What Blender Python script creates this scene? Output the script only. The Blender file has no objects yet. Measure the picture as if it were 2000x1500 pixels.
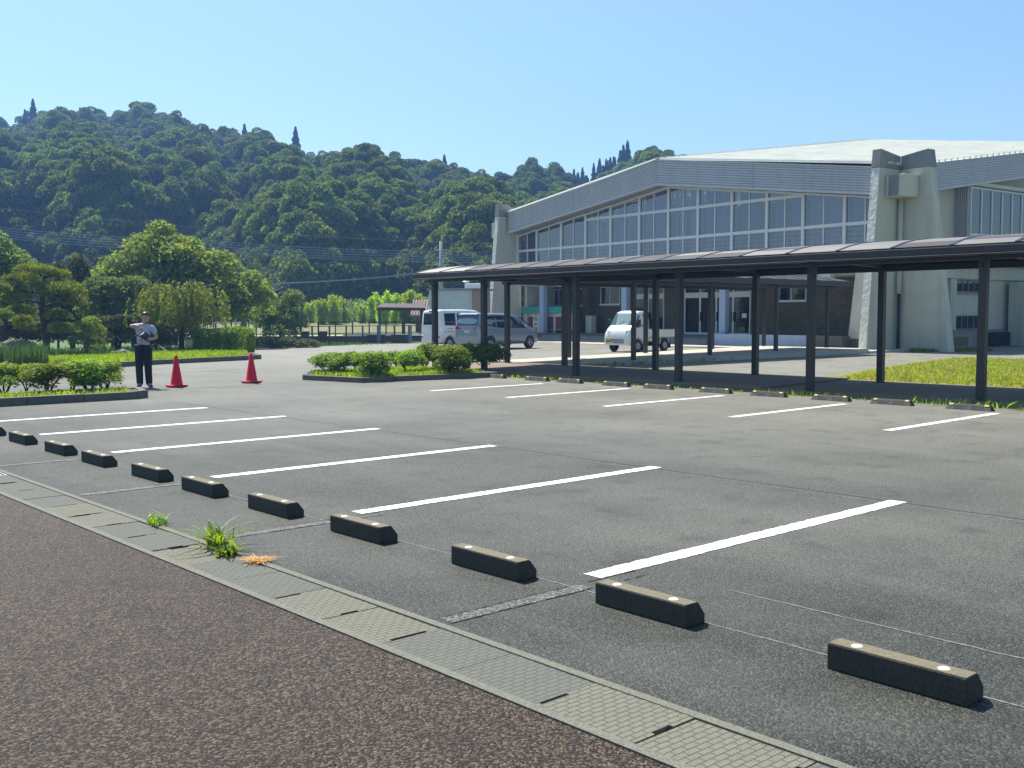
import bpy, bmesh, math, random
import numpy as np
from mathutils import Vector, Matrix, Euler
R=math.radians
S=bpy.context.scene
COL=S.collection
# ---------------------------------------------------------------- camera
cd=bpy.data.cameras.new('camera'); cam=bpy.data.objects.new('camera',cd); COL.objects.link(cam)
cd.sensor_width=36; cd.lens=2040.69/2000*36; cd.clip_start=.05; cd.clip_end=5000
cR=Vector((0.74186157,-0.67054779,-0.00266168)); cU=Vector((0.04592537,0.04684874,0.99784571)); cF=Vector((0.66897853,0.74038562,-0.06555044))
m=Matrix((cR,cU,-cF)).transposed().to_4x4(); m.translation=Vector((0,0,1.6)); cam.matrix_world=m
S.camera=cam
# ---------------------------------------------------------------- sky, sun, exposure
SUN_EL=R(57); SUN_AZ=R(9)      # azimuth clockwise from +Y
w=bpy.data.worlds.new("World"); S.world=w; w.use_nodes=True
nt=w.node_tree; bg=nt.nodes['Background']
sk=nt.nodes.new('ShaderNodeTexSky'); sk.sky_type='NISHITA'; sk.sun_disc=False
sk.sun_elevation=SUN_EL; sk.sun_rotation=SUN_AZ; sk.air_density=1.0; sk.dust_density=1.0; sk.ozone_density=1.3; sk.altitude=100
tn=nt.nodes.new('ShaderNodeMix'); tn.data_type='RGBA'; tn.blend_type='MULTIPLY'; tn.inputs[0].default_value=1; tn.inputs[7].default_value=(.90,1.05,1.0,1); nt.links.new(sk.outputs[0],tn.inputs[6]); nt.links.new(tn.outputs[2],bg.inputs[0]); bg.inputs[1].default_value=.084
sd=bpy.data.lights.new('sun','SUN'); sun=bpy.data.objects.new('sun',sd); COL.objects.link(sun)
sd.energy=5.0; sd.angle=R(.53); sd.color=(1,.95,.86)
tosun=Vector((math.sin(SUN_AZ)*math.cos(SUN_EL),math.cos(SUN_AZ)*math.cos(SUN_EL),math.sin(SUN_EL)))
sun.rotation_euler=tosun.to_track_quat('Z','Y').to_euler()
sun.location=(0,0,60)
S.view_settings.view_transform='Standard'; S.view_settings.look='None'; S.view_settings.gamma=1; S.view_settings.use_curve_mapping=False
S.view_settings.exposure=0.9
S.render.engine='CYCLES'
# ---------------------------------------------------------------- materials
def mat(name,col,rough=.7,spec=.5,metal=0,n1=None,n2=None,bump=None,streak=None,coords='Object',coat=0):
    """n1/n2=(scale,amount,colour2) mixes; bump=(scale,strength,distance)"""
    m=bpy.data.materials.new(name); m.use_nodes=True; t=m.node_tree; N=t.nodes; L=t.links
    b=N['Principled BSDF']; b.inputs['Roughness'].default_value=rough; b.inputs['Metallic'].default_value=metal
    b.inputs['Specular IOR Level'].default_value=spec; b.inputs['Coat Weight'].default_value=coat
    tc=N.new('ShaderNodeTexCoord').outputs[coords]
    cur=None
    rgb=N.new('ShaderNodeRGB'); rgb.outputs[0].default_value=(*col,1); cur=rgb.outputs[0]
    def noise(scale,detail=4,vec=tc,rough=.6):
        n=N.new('ShaderNodeTexNoise'); n.inputs['Scale'].default_value=scale; n.inputs['Detail'].default_value=detail; n.inputs['Roughness'].default_value=rough
        L.new(vec,n.inputs['Vector']); return n.outputs['Fac']
    def mixin(fac,amount,c2,lo=.35,hi=.65):
        nonlocal cur
        mr=N.new('ShaderNodeMapRange'); mr.inputs[1].default_value=lo; mr.inputs[2].default_value=hi; mr.inputs[4].default_value=amount; L.new(fac,mr.inputs[0])
        mx=N.new('ShaderNodeMix'); mx.data_type='RGBA'; L.new(mr.outputs[0],mx.inputs[0]); L.new(cur,mx.inputs[6]); mx.inputs[7].default_value=(*c2,1); cur=mx.outputs[2]
    for n in (n1,n2):
        if n: mixin(noise(n[0]),n[1],n[2])
    if streak:
        mp=N.new('ShaderNodeMapping'); L.new(tc,mp.inputs[0]); mp.inputs['Scale'].default_value=streak[3] if len(streak)>3 else (1,1,.08)
        mixin(noise(streak[0],3,mp.outputs[0]),streak[1],streak[2],.5,.75)
    L.new(cur,b.inputs['Base Color'])
    if bump:
        bn=N.new('ShaderNodeBump'); bn.inputs['Strength'].default_value=bump[1]; bn.inputs['Distance'].default_value=bump[2]
        L.new(noise(bump[0],3),bn.inputs['Height']); L.new(bn.outputs[0],b.inputs['Normal'])
    m['_cur']=0
    return m
def asphalt(name,base,stone,dust_sheen,far_sheen=0,big=1.0,bumpd=.004,vs=140,dustamt=.5,lodist=9.):
    m=bpy.data.materials.new(name); m.use_nodes=True; t=m.node_tree; N=t.nodes; L=t.links
    b=N['Principled BSDF']; b.inputs['Roughness'].default_value=.58; b.inputs['Specular IOR Level'].default_value=.2
    tc=N.new('ShaderNodeTexCoord').outputs['Object']
    v=N.new('ShaderNodeTexVoronoi'); v.inputs['Scale'].default_value=vs; L.new(tc,v.inputs['Vector'])
    nz=N.new('ShaderNodeTexNoise'); nz.inputs['Scale'].default_value=vs*.45; nz.inputs['Detail'].default_value=6; nz.inputs['Roughness'].default_value=.75; L.new(tc,nz.inputs['Vector'])
    # per-stone tint from voronoi colour
    sp=N.new('ShaderNodeSeparateColor'); L.new(v.outputs['Color'],sp.inputs[0])
    r=N.new('ShaderNodeValToRGB'); e=r.color_ramp.elements
    e[0].position=0; e[0].color=(*[x*.45 for x in base],1); e[1].position=1; e[1].color=(*stone,1)
    x=e.new(.45); x.color=(*base,1); x=e.new(.8); x.color=(*[(a+s)/2 for a,s in zip(base,stone)],1)
    L.new(sp.outputs[0],r.inputs[0]); cur=r.outputs[0]
    def mix(fac,a,c2,lo,hi):
        nonlocal cur
        mr=N.new('ShaderNodeMapRange'); mr.inputs[1].default_value=lo; mr.inputs[2].default_value=hi; mr.inputs[4].default_value=a; L.new(fac,mr.inputs[0])
        mx=N.new('ShaderNodeMix'); mx.data_type='RGBA'; L.new(mr.outputs[0],mx.inputs[0]); L.new(cur,mx.inputs[6]); mx.inputs[7].default_value=(*c2,1); cur=mx.outputs[2]
    def noise(s,d=4,sc=None,r=.55):
        n=N.new('ShaderNodeTexNoise'); n.inputs['Scale'].default_value=s; n.inputs['Detail'].default_value=d; n.inputs['Roughness'].default_value=r
        if sc:
            mp=N.new('ShaderNodeMapping'); mp.inputs['Scale'].default_value=sc; L.new(tc,mp.inputs[0]); L.new(mp.outputs[0],n.inputs[0])
        else: L.new(tc,n.inputs[0])
        return n.outputs['Fac']
    mix(noise(.16*big,5),dustamt,dust_sheen,.42,.68)
    if far_sheen:  # paler along X: dusty aisle plus distant sun sheen painted into the colour
        sx=N.new('ShaderNodeSeparateXYZ'); L.new(tc,sx.inputs[0]); a_=N.new('ShaderNodeMath'); a_.operation='MULTIPLY_ADD'; L.new(noise(.5,3),a_.inputs[0]); a_.inputs[1].default_value=5; L.new(sx.outputs[0],a_.inputs[2]); mix(a_.outputs[0],far_sheen,dust_sheen,5,24)
    mix(noise(.9*big,5,(1,.25,1)),dustamt*.7,dust_sheen,.5,.75)
    mix(noise(.45*big,6),.3,[x*.7 for x in base],.45,.75)
    mix(noise(2.3*big,6),.42,[x*.5 for x in base],.54,.75)
    mix(noise(30,3),.35,[x*.55 for x in base],.45,.7)
    L.new(cur,b.inputs['Base Color'])
    bn=N.new('ShaderNodeBump'); bn.inputs['Strength'].default_value=.9; bn.inputs['Distance'].default_value=bumpd
    inv=N.new('ShaderNodeMath'); inv.operation='SUBTRACT'; L.new(nz.outputs['Fac'],inv.inputs[0]); L.new(v.outputs['Distance'],inv.inputs[1])
    L.new(inv.outputs[0],bn.inputs['Height']); L.new(bn.outputs[0],b.inputs['Normal'])
    return m
def leafmat(name,c1,c2,c3=None,trans=.45,rough=.55,gloss=.03,scale=2.5,fine=25):
    m=bpy.data.materials.new(name); m.use_nodes=True; t=m.node_tree; N=t.nodes; L=t.links
    for n in list(N):
        if n.type=='BSDF_PRINCIPLED': N.remove(n)
    out=[n for n in N if n.type=='OUTPUT_MATERIAL'][0]
    tc=N.new('ShaderNodeTexCoord').outputs['Object']
    def noise(s,d=2):
        n=N.new('ShaderNodeTexNoise'); n.inputs['Scale'].default_value=s; n.inputs['Detail'].default_value=d; L.new(tc,n.inputs['Vector']); return n.outputs['Fac']
    def mx(f,a,b_):
        x=N.new('ShaderNodeMix'); x.data_type='RGBA'
        L.new(f,x.inputs[0])
        for s,i in ((a,6),(b_,7)):
            if isinstance(s,tuple): x.inputs[i].default_value=(*s,1)
            else: L.new(s,x.inputs[i])
        return x.outputs[2]
    def rng(f,lo,hi):
        mr=N.new('ShaderNodeMapRange'); mr.inputs[1].default_value=lo; mr.inputs[2].default_value=hi; L.new(f,mr.inputs[0]); return mr.outputs[0]
    c=mx(rng(noise(scale),.35,.65),c1,c2)
    if c3: c=mx(rng(noise(fine),.52,.7),c,c3)
    oi=N.new('ShaderNodeObjectInfo'); hs=N.new('ShaderNodeHueSaturation')
    m1=N.new('ShaderNodeMapRange'); m1.inputs[3].default_value=.72; m1.inputs[4].default_value=1.35; L.new(oi.outputs['Random'],m1.inputs[0]); L.new(m1.outputs[0],hs.inputs['Value'])
    m2=N.new('ShaderNodeMapRange'); m2.inputs[3].default_value=.485; m2.inputs[4].default_value=.512; L.new(oi.outputs['Random'],m2.inputs[0]); L.new(m2.outputs[0],hs.inputs['Hue'])
    L.new(c,hs.inputs['Color']); c=hs.outputs[0]
    d=N.new('ShaderNodeBsdfDiffuse'); L.new(c,d.inputs[0])
    tr=N.new('ShaderNodeBsdfTranslucent'); hs2=N.new('ShaderNodeHueSaturation'); hs2.inputs['Hue'].default_value=.485; hs2.inputs['Value'].default_value=1.5; hs2.inputs['Saturation'].default_value=1.15; L.new(c,hs2.inputs['Color']); L.new(hs2.outputs[0],tr.inputs[0])
    s1=N.new('ShaderNodeMixShader'); s1.inputs[0].default_value=trans; L.new(d.outputs[0],s1.inputs[1]); L.new(tr.outputs[0],s1.inputs[2])
    gl=N.new('ShaderNodeBsdfGlossy'); gl.inputs['Roughness'].default_value=rough; gl.inputs[0].default_value=(.9,.95,1,1)
    s2=N.new('ShaderNodeMixShader'); s2.inputs[0].default_value=gloss; L.new(s1.outputs[0],s2.inputs[1]); L.new(gl.outputs[0],s2.inputs[2])
    L.new(s2.outputs[0],out.inputs[0]); return m
def glassmat(name,tint=(.75,.8,.85),refl=1.0,trans=.8,rough=.02):
    m=bpy.data.materials.new(name); m.use_nodes=True; t=m.node_tree; N=t.nodes; L=t.links
    for n in list(N):
        if n.type=='BSDF_PRINCIPLED': N.remove(n)
    out=[n for n in N if n.type=='OUTPUT_MATERIAL'][0]
    tr=N.new('ShaderNodeBsdfTransparent'); tr.inputs[0].default_value=(*[x*trans for x in tint],1)
    gl=N.new('ShaderNodeBsdfGlossy'); gl.inputs['Roughness'].default_value=rough; gl.inputs[0].default_value=(.95,.97,1,1)
    ge=N.new('ShaderNodeNewGeometry'); dt=N.new('ShaderNodeVectorMath'); dt.operation='DOT_PRODUCT'; L.new(ge.outputs['Incoming'],dt.inputs[0]); L.new(ge.outputs['Normal'],dt.inputs[1])
    ab=N.new('ShaderNodeMath'); ab.operation='ABSOLUTE'; L.new(dt.outputs['Value'],ab.inputs[0]); sb=N.new('ShaderNodeMath'); sb.operation='SUBTRACT'; sb.inputs[0].default_value=1; L.new(ab.outputs[0],sb.inputs[1])
    pw=N.new('ShaderNodeMath'); pw.operation='POWER'; pw.inputs[1].default_value=5; L.new(sb.outputs[0],pw.inputs[0]); fr=N.new('ShaderNodeMath'); fr.operation='MULTIPLY_ADD'; fr.inputs[1].default_value=.92; fr.inputs[2].default_value=.08*refl; L.new(pw.outputs[0],fr.inputs[0])
    tcn=N.new('ShaderNodeTexCoord'); nz=N.new('ShaderNodeTexNoise'); nz.inputs['Scale'].default_value=.7; L.new(tcn.outputs['Object'],nz.inputs[0])
    bn=N.new('ShaderNodeBump'); bn.inputs['Strength'].default_value=.06; bn.inputs['Distance'].default_value=.05; L.new(nz.outputs[0],bn.inputs['Height']); L.new(bn.outputs[0],gl.inputs['Normal'])
    mx=N.new('ShaderNodeMixShader'); L.new(fr.outputs[0],mx.inputs[0]); L.new(tr.outputs[0],mx.inputs[1]); L.new(gl.outputs[0],mx.inputs[2]); L.new(mx.outputs[0],out.inputs[0])
    return m
M={}
M['asphalt']=asphalt('grey asphalt',(.014,.018,.0155),(.078,.086,.073),(.27,.26,.215),vs=85,dustamt=.28,bumpd=.007,far_sheen=.85)
M['red_asphalt']=asphalt('reddish porous asphalt',(.026,.0185,.0135),(.20,.14,.095),(.055,.04,.03),vs=95,bumpd=.010,dustamt=.35)
M['seam']=asphalt('asphalt seam filler',(.05,.05,.048),(.30,.30,.28),(.16,.16,.15),vs=90,big=4,dustamt=.7)
M['crack']=mat('crack tar',(.012,.012,.012),.8)
M['line']=mat('white road paint',(.80,.80,.78),.6,n1=(9,.18,(.55,.55,.52)),n2=(60,.25,(.45,.45,.43)))
M['chalk']=mat('faded chalk line',(.22,.23,.22),.8,n1=(25,.9,(.07,.07,.065)))
M['gutter']=mat('gutter concrete',(.105,.103,.088),.9,n1=(6,.6,(.10,.105,.085)),n2=(90,.6,(.26,.25,.18)),bump=(160,.8,.006))
def covermat(name,base,alt):
    m=mat(name,base,.9,n1=(8,.5,alt),n2=(120,.65,tuple(x*1.6 for x in base)))
    t=m.node_tree; N=t.nodes; L=t.links; b=N['Principled BSDF']
    br=N.new('ShaderNodeTexBrick'); br.inputs['Scale'].default_value=1; br.inputs['Brick Width'].default_value=.07; br.inputs['Row Height'].default_value=.035; br.inputs['Mortar Size'].default_value=.0035; br.offset=.5
    br.inputs['Color1'].default_value=(1,1,1,1); br.inputs['Color2'].default_value=(.9,.9,.9,1); br.inputs['Mortar'].default_value=(0,0,0,1)
    tc=N.new('ShaderNodeTexCoord'); L.new(tc.outputs['Object'],br.inputs['Vector'])
    nz=N.new('ShaderNodeTexNoise'); nz.inputs['Scale'].default_value=150; L.new(tc.outputs['Object'],nz.inputs[0])
    ad=N.new('ShaderNodeMath'); ad.operation='ADD'; L.new(br.outputs['Color'],ad.inputs[0]); L.new(nz.outputs[0],ad.inputs[1])
    bn=N.new('ShaderNodeBump'); bn.inputs['Strength'].default_value=1; bn.inputs['Distance'].default_value=.005; L.new(ad.outputs[0],bn.inputs['Height']); L.new(bn.outputs[0],b.inputs['Normal'])
    # darker colour in the grooves
    src=b.inputs['Base Color'].links[0].from_socket
    mx=N.new('ShaderNodeMix'); mx.data_type='RGBA'; L.new(br.outputs['Fac'],mx.inputs[0]); L.new(src,mx.inputs[6]); mx.inputs[7].default_value=(.078,.077,.064,1); L.new(mx.outputs[2],b.inputs['Base Color'])
    return m
M['cover_a']=covermat('olive concrete cover',(.14,.135,.10),(.09,.088,.07))
M['cover_b']=covermat('grey concrete cover',(.10,.105,.088),(.07,.073,.066))
M['galv']=mat('galvanised steel',(.45,.47,.5),.4,metal=.6,n1=(20,.4,(.3,.3,.3)))
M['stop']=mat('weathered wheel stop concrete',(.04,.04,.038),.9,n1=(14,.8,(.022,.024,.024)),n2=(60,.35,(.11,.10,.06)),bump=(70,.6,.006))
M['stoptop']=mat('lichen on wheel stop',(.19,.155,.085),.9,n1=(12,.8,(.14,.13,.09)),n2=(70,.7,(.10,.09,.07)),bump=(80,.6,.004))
M['rubber']=mat('black rubber',(.035,.035,.034),.7,n1=(18,.6,(.075,.073,.066)),bump=(60,.4,.004))
M['greystop']=mat('dusty recycled rubber',(.055,.054,.05),.85,n1=(18,.7,(.12,.115,.10)),n2=(70,.5,(.03,.03,.03)),bump=(60,.6,.005))
M['yellow']=mat('yellow marking',(.62,.45,.06),.6,n1=(30,.5,(.3,.23,.08)))
M['refl']=mat('white reflector',(.70,.70,.64),.35,n1=(20,.2,(.6,.6,.55)))
M['conc']=mat('kerb concrete',(.115,.11,.095),.9,n1=(3,.7,(.06,.06,.052)),n2=(25,.5,(.22,.21,.17)),bump=(50,.5,.006))
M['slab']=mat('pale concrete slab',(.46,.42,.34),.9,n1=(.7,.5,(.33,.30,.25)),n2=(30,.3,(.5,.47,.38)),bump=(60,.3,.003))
M['slab_shade']=mat('shade-browned concrete slab',(.21,.16,.11),.9,n1=(.7,.6,(.14,.105,.075)),n2=(30,.3,(.25,.20,.15)),bump=(60,.3,.003))  # shade under the walkway roof is put into this brown
M['plaster']=mat('cream painted concrete',(.57,.555,.46),.8,n1=(1.1,.4,(.48,.465,.38)),streak=(3,.5,(.30,.30,.26)),bump=(9,.35,.03))
M['plaster_sunlit']=mat('rough sunlit plaster',(.74,.73,.66),.8,n1=(4,.5,(.55,.55,.5)),bump=(5,1,.08))  # whiter than the cream plaster: grazing sun put into the colour
M['cap']=mat('bare grey concrete',(.27,.27,.26),.9,n1=(2,.6,(.19,.19,.18)),streak=(5,.5,(.13,.13,.12)),bump=(12,.4,.02))
M['siding']=mat('lavender grey siding',(.53,.51,.54),.5,n1=(.8,.25,(.40,.39,.40)),streak=(4,.4,(.33,.32,.32)))
M['roof']=mat('white metal roofing',(.86,.84,.74),.42,spec=.6,n1=(.7,.35,(.55,.54,.49)),streak=(3,.3,(.45,.44,.40),(.15,1.5,1)))
M['whiteframe']=mat('white aluminium frame',(.68,.70,.72),.45,n1=(3,.2,(.58,.6,.62)))
M['glass']=glassmat('window glass',tint=(.52,.54,.84),refl=2.0)
M['carglass']=glassmat('car glass',tint=(.30,.36,.38),trans=.8)
M['clearglass']=glassmat('clear car glass',tint=(.62,.72,.70),trans=.9)
M['curtain']=mat('mauve curtain',(.40,.27,.42),.95,streak=(9,.7,(.18,.13,.16),(1,1,.02)))
M['curtain_b']=mat('pale mauve curtain',(.50,.42,.52),.95,streak=(9,.6,(.30,.24,.32),(1,1,.02)))
M['curtain_c']=mat('dusky curtain',(.24,.15,.22),.95,streak=(9,.7,(.10,.07,.10),(1,1,.02)))
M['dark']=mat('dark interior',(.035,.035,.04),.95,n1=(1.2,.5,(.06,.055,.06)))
M['floor_in']=mat('interior floor',(.14,.10,.06),.6)
M['bluewhite']=mat('pale blue painted concrete',(.46,.53,.64),.8,n1=(1.5,.4,(.38,.44,.54)),streak=(4,.3,(.30,.34,.40)))
M['column']=mat('blue grey painted column',(.33,.42,.56),.7,n1=(3,.3,(.27,.35,.47)))
def brickmat():
    m=mat('brown brick',(.19,.13,.07),.85); t=m.node_tree; N=t.nodes; L=t.links; b=N['Principled BSDF']
    tc=N.new('ShaderNodeTexCoord'); mp=N.new('ShaderNodeMapping'); mp.inputs['Rotation'].default_value=(R(90),0,0); L.new(tc.outputs['Object'],mp.inputs[0])
    br=N.new('ShaderNodeTexBrick'); br.inputs['Scale'].default_value=1; br.inputs['Brick Width'].default_value=.23; br.inputs['Row Height'].default_value=.075; br.inputs['Mortar Size'].default_value=.008
    br.inputs['Color1'].default_value=(.19,.14,.065,1); br.inputs['Color2'].default_value=(.11,.085,.045,1); br.inputs['Mortar'].default_value=(.10,.09,.07,1)
    L.new(mp.outputs[0],br.inputs['Vector'])
    nz=N.new('ShaderNodeTexNoise'); nz.inputs['Scale'].default_value=.9; L.new(tc.outputs['Object'],nz.inputs[0])
    mx=N.new('ShaderNodeMix'); mx.data_type='RGBA'; mx.blend_type='MULTIPLY'; mr=N.new('ShaderNodeMapRange'); L.new(nz.outputs[0],mr.inputs[0]); mr.inputs[1].default_value=.3; mr.inputs[2].default_value=.7
    L.new(mr.outputs[0],mx.inputs[0]); L.new(br.outputs[0],mx.inputs[6]); mx.inputs[7].default_value=(.75,.8,.7,1); L.new(mx.outputs[2],b.inputs['Base Color'])
    bn=N.new('ShaderNodeBump'); bn.inputs['Distance'].default_value=.01; L.new(br.outputs['Fac'],bn.inputs['Height']); bn.invert=True; L.new(bn.outputs[0],b.inputs['Normal'])
    return m
M['brick']=brickmat()
M['steel']=mat('dark brown painted steel',(.022,.018,.02),.45,n1=(6,.5,(.035,.03,.032)))
M['polyc']=mat('smoked polycarbonate sheet',(.072,.062,.060),.6,spec=.2,n1=(1.2,.4,(.085,.075,.075)),streak=(3,.4,(.16,.145,.14),(1,.3,1)))
M['polyc'].node_tree.nodes['Principled BSDF'].inputs['Transmission Weight'].default_value=.12
M['white']=mat('white car paint',(.80,.81,.80),.25,coat=.8,n1=(3,.08,(.7,.7,.68)))
M['silver']=mat('grey metallic car paint',(.30,.33,.40),.32,metal=.45,coat=.9)
M['tyre']=mat('tyre rubber',(.02,.02,.02),.8,n1=(20,.5,(.05,.048,.045)))
M['rim']=mat('alloy rim',(.45,.46,.48),.35,metal=.8)
M['blackpl']=mat('black plastic',(.02,.02,.022),.5)
M['redlamp']=mat('red lamp lens',(.45,.01,.02),.15,coat=1)
M['lamp']=mat('headlamp lens',(.65,.68,.7),.12,coat=1,metal=.2)
M['amber']=mat('amber lens',(.8,.3,.03),.2)
M['plate_y']=mat('yellow plate',(.65,.48,.03),.5)
M['plate_w']=mat('white plate',(.75,.76,.74),.5)
M['plate_ink']=mat('plate lettering',(.03,.05,.03),.6)
M['hivis']=mat('yellow-green sunshade',(.45,.75,.1),.6)
M['cone']=mat('red cone plastic',(.80,.018,.045),.6,spec=.25,n1=(7,.3,(.55,.03,.05)))
M['bark']=mat('bark',(.085,.065,.05),.95,n1=(12,.6,(.045,.035,.03)),bump=(30,.8,.02))
M['greybark']=mat('pale grey bark',(.30,.27,.24),.9,n1=(14,.6,(.16,.14,.12)))
M['rust']=mat('rusty steel',(.09,.05,.035),.85,n1=(12,.6,(.16,.09,.06)))
M['bluegrey']=mat('blue-grey painted steel',(.10,.16,.26),.6,n1=(6,.4,(.07,.1,.16)))
M['blockwall']=mat('weathered mortar render',(.50,.57,.55),.9,n1=(2.2,.6,(.38,.45,.45)),n2=(5,.35,(.66,.7,.66)),streak=(4,.4,(.22,.25,.26)),bump=(14,.4,.02))
M['tanwall']=mat('tan concrete wall',(.46,.38,.29),.9,n1=(2,.5,(.36,.29,.22)),n2=(7,.4,(.30,.24,.2)))
M['tile']=mat('brown roof tile',(.13,.08,.065),.7,n1=(8,.5,(.08,.05,.045)))
M['oldwood']=mat('old timber',(.07,.05,.04),.9,n1=(6,.5,(.12,.09,.07)))
M['darkwall']=mat('dark mossy wall',(.045,.045,.05),.95,n1=(3,.6,(.07,.075,.06)))
M['field']=mat('dry pale field grass',(.30,.32,.16),.95,n1=(.25,.6,(.38,.38,.22)),n2=(5,.4,(.20,.24,.09)),bump=(12,.5,.05))
M['paddy']=mat('green rice paddy',(.08,.16,.035),.95,n1=(.5,.5,(.10,.2,.05)),n2=(12,.4,(.05,.1,.02)),bump=(20,.6,.05))
M['soil']=mat('dark soil',(.075,.06,.042),.95,n1=(2,.5,(.11,.09,.06)),n2=(20,.5,(.05,.04,.03)),bump=(25,.6,.02))
M['lawn']=mat('worn lawn soil',(.17,.17,.055),.95,n1=(.8,.8,(.26,.22,.10)),n2=(6,.6,(.12,.16,.035)),bump=(40,.7,.02))
M['hillsoil']=mat('forest floor',(.018,.024,.016),.95,n1=(.05,.5,(.03,.035,.02)))
M['teal']=mat('teal painted canopy',(.05,.36,.30),.6,n1=(5,.3,(.04,.28,.24)))
M['cream']=mat('cream painted board',(.62,.60,.52),.7,n1=(4,.3,(.5,.48,.42)))
M['maroon']=mat('maroon pinboard',(.16,.04,.05),.9,n1=(8,.4,(.11,.03,.035)))
M['paper']=mat('white paper',(.75,.76,.75),.8)
M['pinkpaper']=mat('pink poster',(.6,.35,.3),.8)
M['skin']=mat('skin',(.50,.30,.22),.6)
M['shirt']=mat('blue-grey shirt cloth',(.42,.48,.64),.9,n1=(14,.3,(.34,.40,.54)),bump=(18,.5,.01))
M['trousers']=mat('dark navy cloth',(.014,.016,.028),.9,bump=(16,.6,.01))
M['hair']=mat('black hair',(.012,.011,.012),.5)
M['shoe']=mat('black leather',(.015,.014,.014),.35)
M['wire']=mat('pale blue cable',(.08,.13,.26),.5)
M['wire2']=mat('dark cable',(.05,.07,.12),.6)
M['polec']=mat('concrete pole',(.30,.32,.34),.9,n1=(4,.4,(.22,.23,.25)))
M['stone']=mat('garden rock',(.22,.19,.17),.9,n1=(4,.6,(.13,.12,.11)),bump=(7,.8,.05))
M['leaf_hill']=leafmat('broadleaf canopy',(.075,.125,.028),(.14,.20,.04),(.22,.25,.06),trans=.38,gloss=.01,scale=.35,fine=1.2)
M['leaf_con']=leafmat('cedar needles',(.018,.036,.018),(.03,.052,.022),trans=.15,scale=.5)
M['leaf_cherry']=leafmat('cherry leaves',(.11,.165,.035),(.19,.24,.05),(.29,.32,.09),trans=.45,scale=.7,fine=5)
M['leaf_weep']=leafmat('weeping cherry leaves',(.14,.22,.04),(.21,.30,.05),(.28,.34,.08),trans=.55,scale=1.5,fine=8)
M['leaf_pine']=leafmat('pine needles',(.10,.15,.035),(.21,.27,.05),(.33,.37,.08),trans=.3,scale=1.6,fine=7)
M['leaf_dark']=leafmat('clipped evergreen leaves',(.045,.065,.022),(.085,.10,.03),(.18,.17,.06),trans=.3,scale=2,fine=9)
M['leaf_bush']=leafmat('glossy bush leaves',(.09,.18,.025),(.20,.30,.035),(.33,.39,.07),trans=.45,rough=.65,scale=4,fine=16)
M['leaf_bright']=leafmat('bright young foliage',(.26,.38,.04),(.36,.46,.06),(.18,.28,.05),trans=.5,scale=1.1,fine=5)
M['leaf_mid']=leafmat('mid green leaves',(.10,.17,.05),(.17,.24,.065),(.26,.31,.10),trans=.45,scale=1.5,fine=8)
M['leaf_weed']=leafmat('weed leaves',(.14,.26,.03),(.22,.36,.05),(.3,.38,.1),trans=.5,scale=9,fine=40)
M['grass']=leafmat('grass blades',(.15,.25,.025),(.27,.38,.045),(.34,.35,.1),trans=.45,scale=1.2,fine=9)
M['lawngrass']=leafmat('worn lawn blades',(.22,.30,.04),(.33,.36,.07),(.42,.35,.14),trans=.4,scale=.7,fine=5)
M['darkgrass']=leafmat('long dark grass',(.05,.10,.03),(.08,.14,.04),trans=.4,scale=2)
M['straw']=mat('dead orange grass',(.55,.28,.08),.9)
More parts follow.
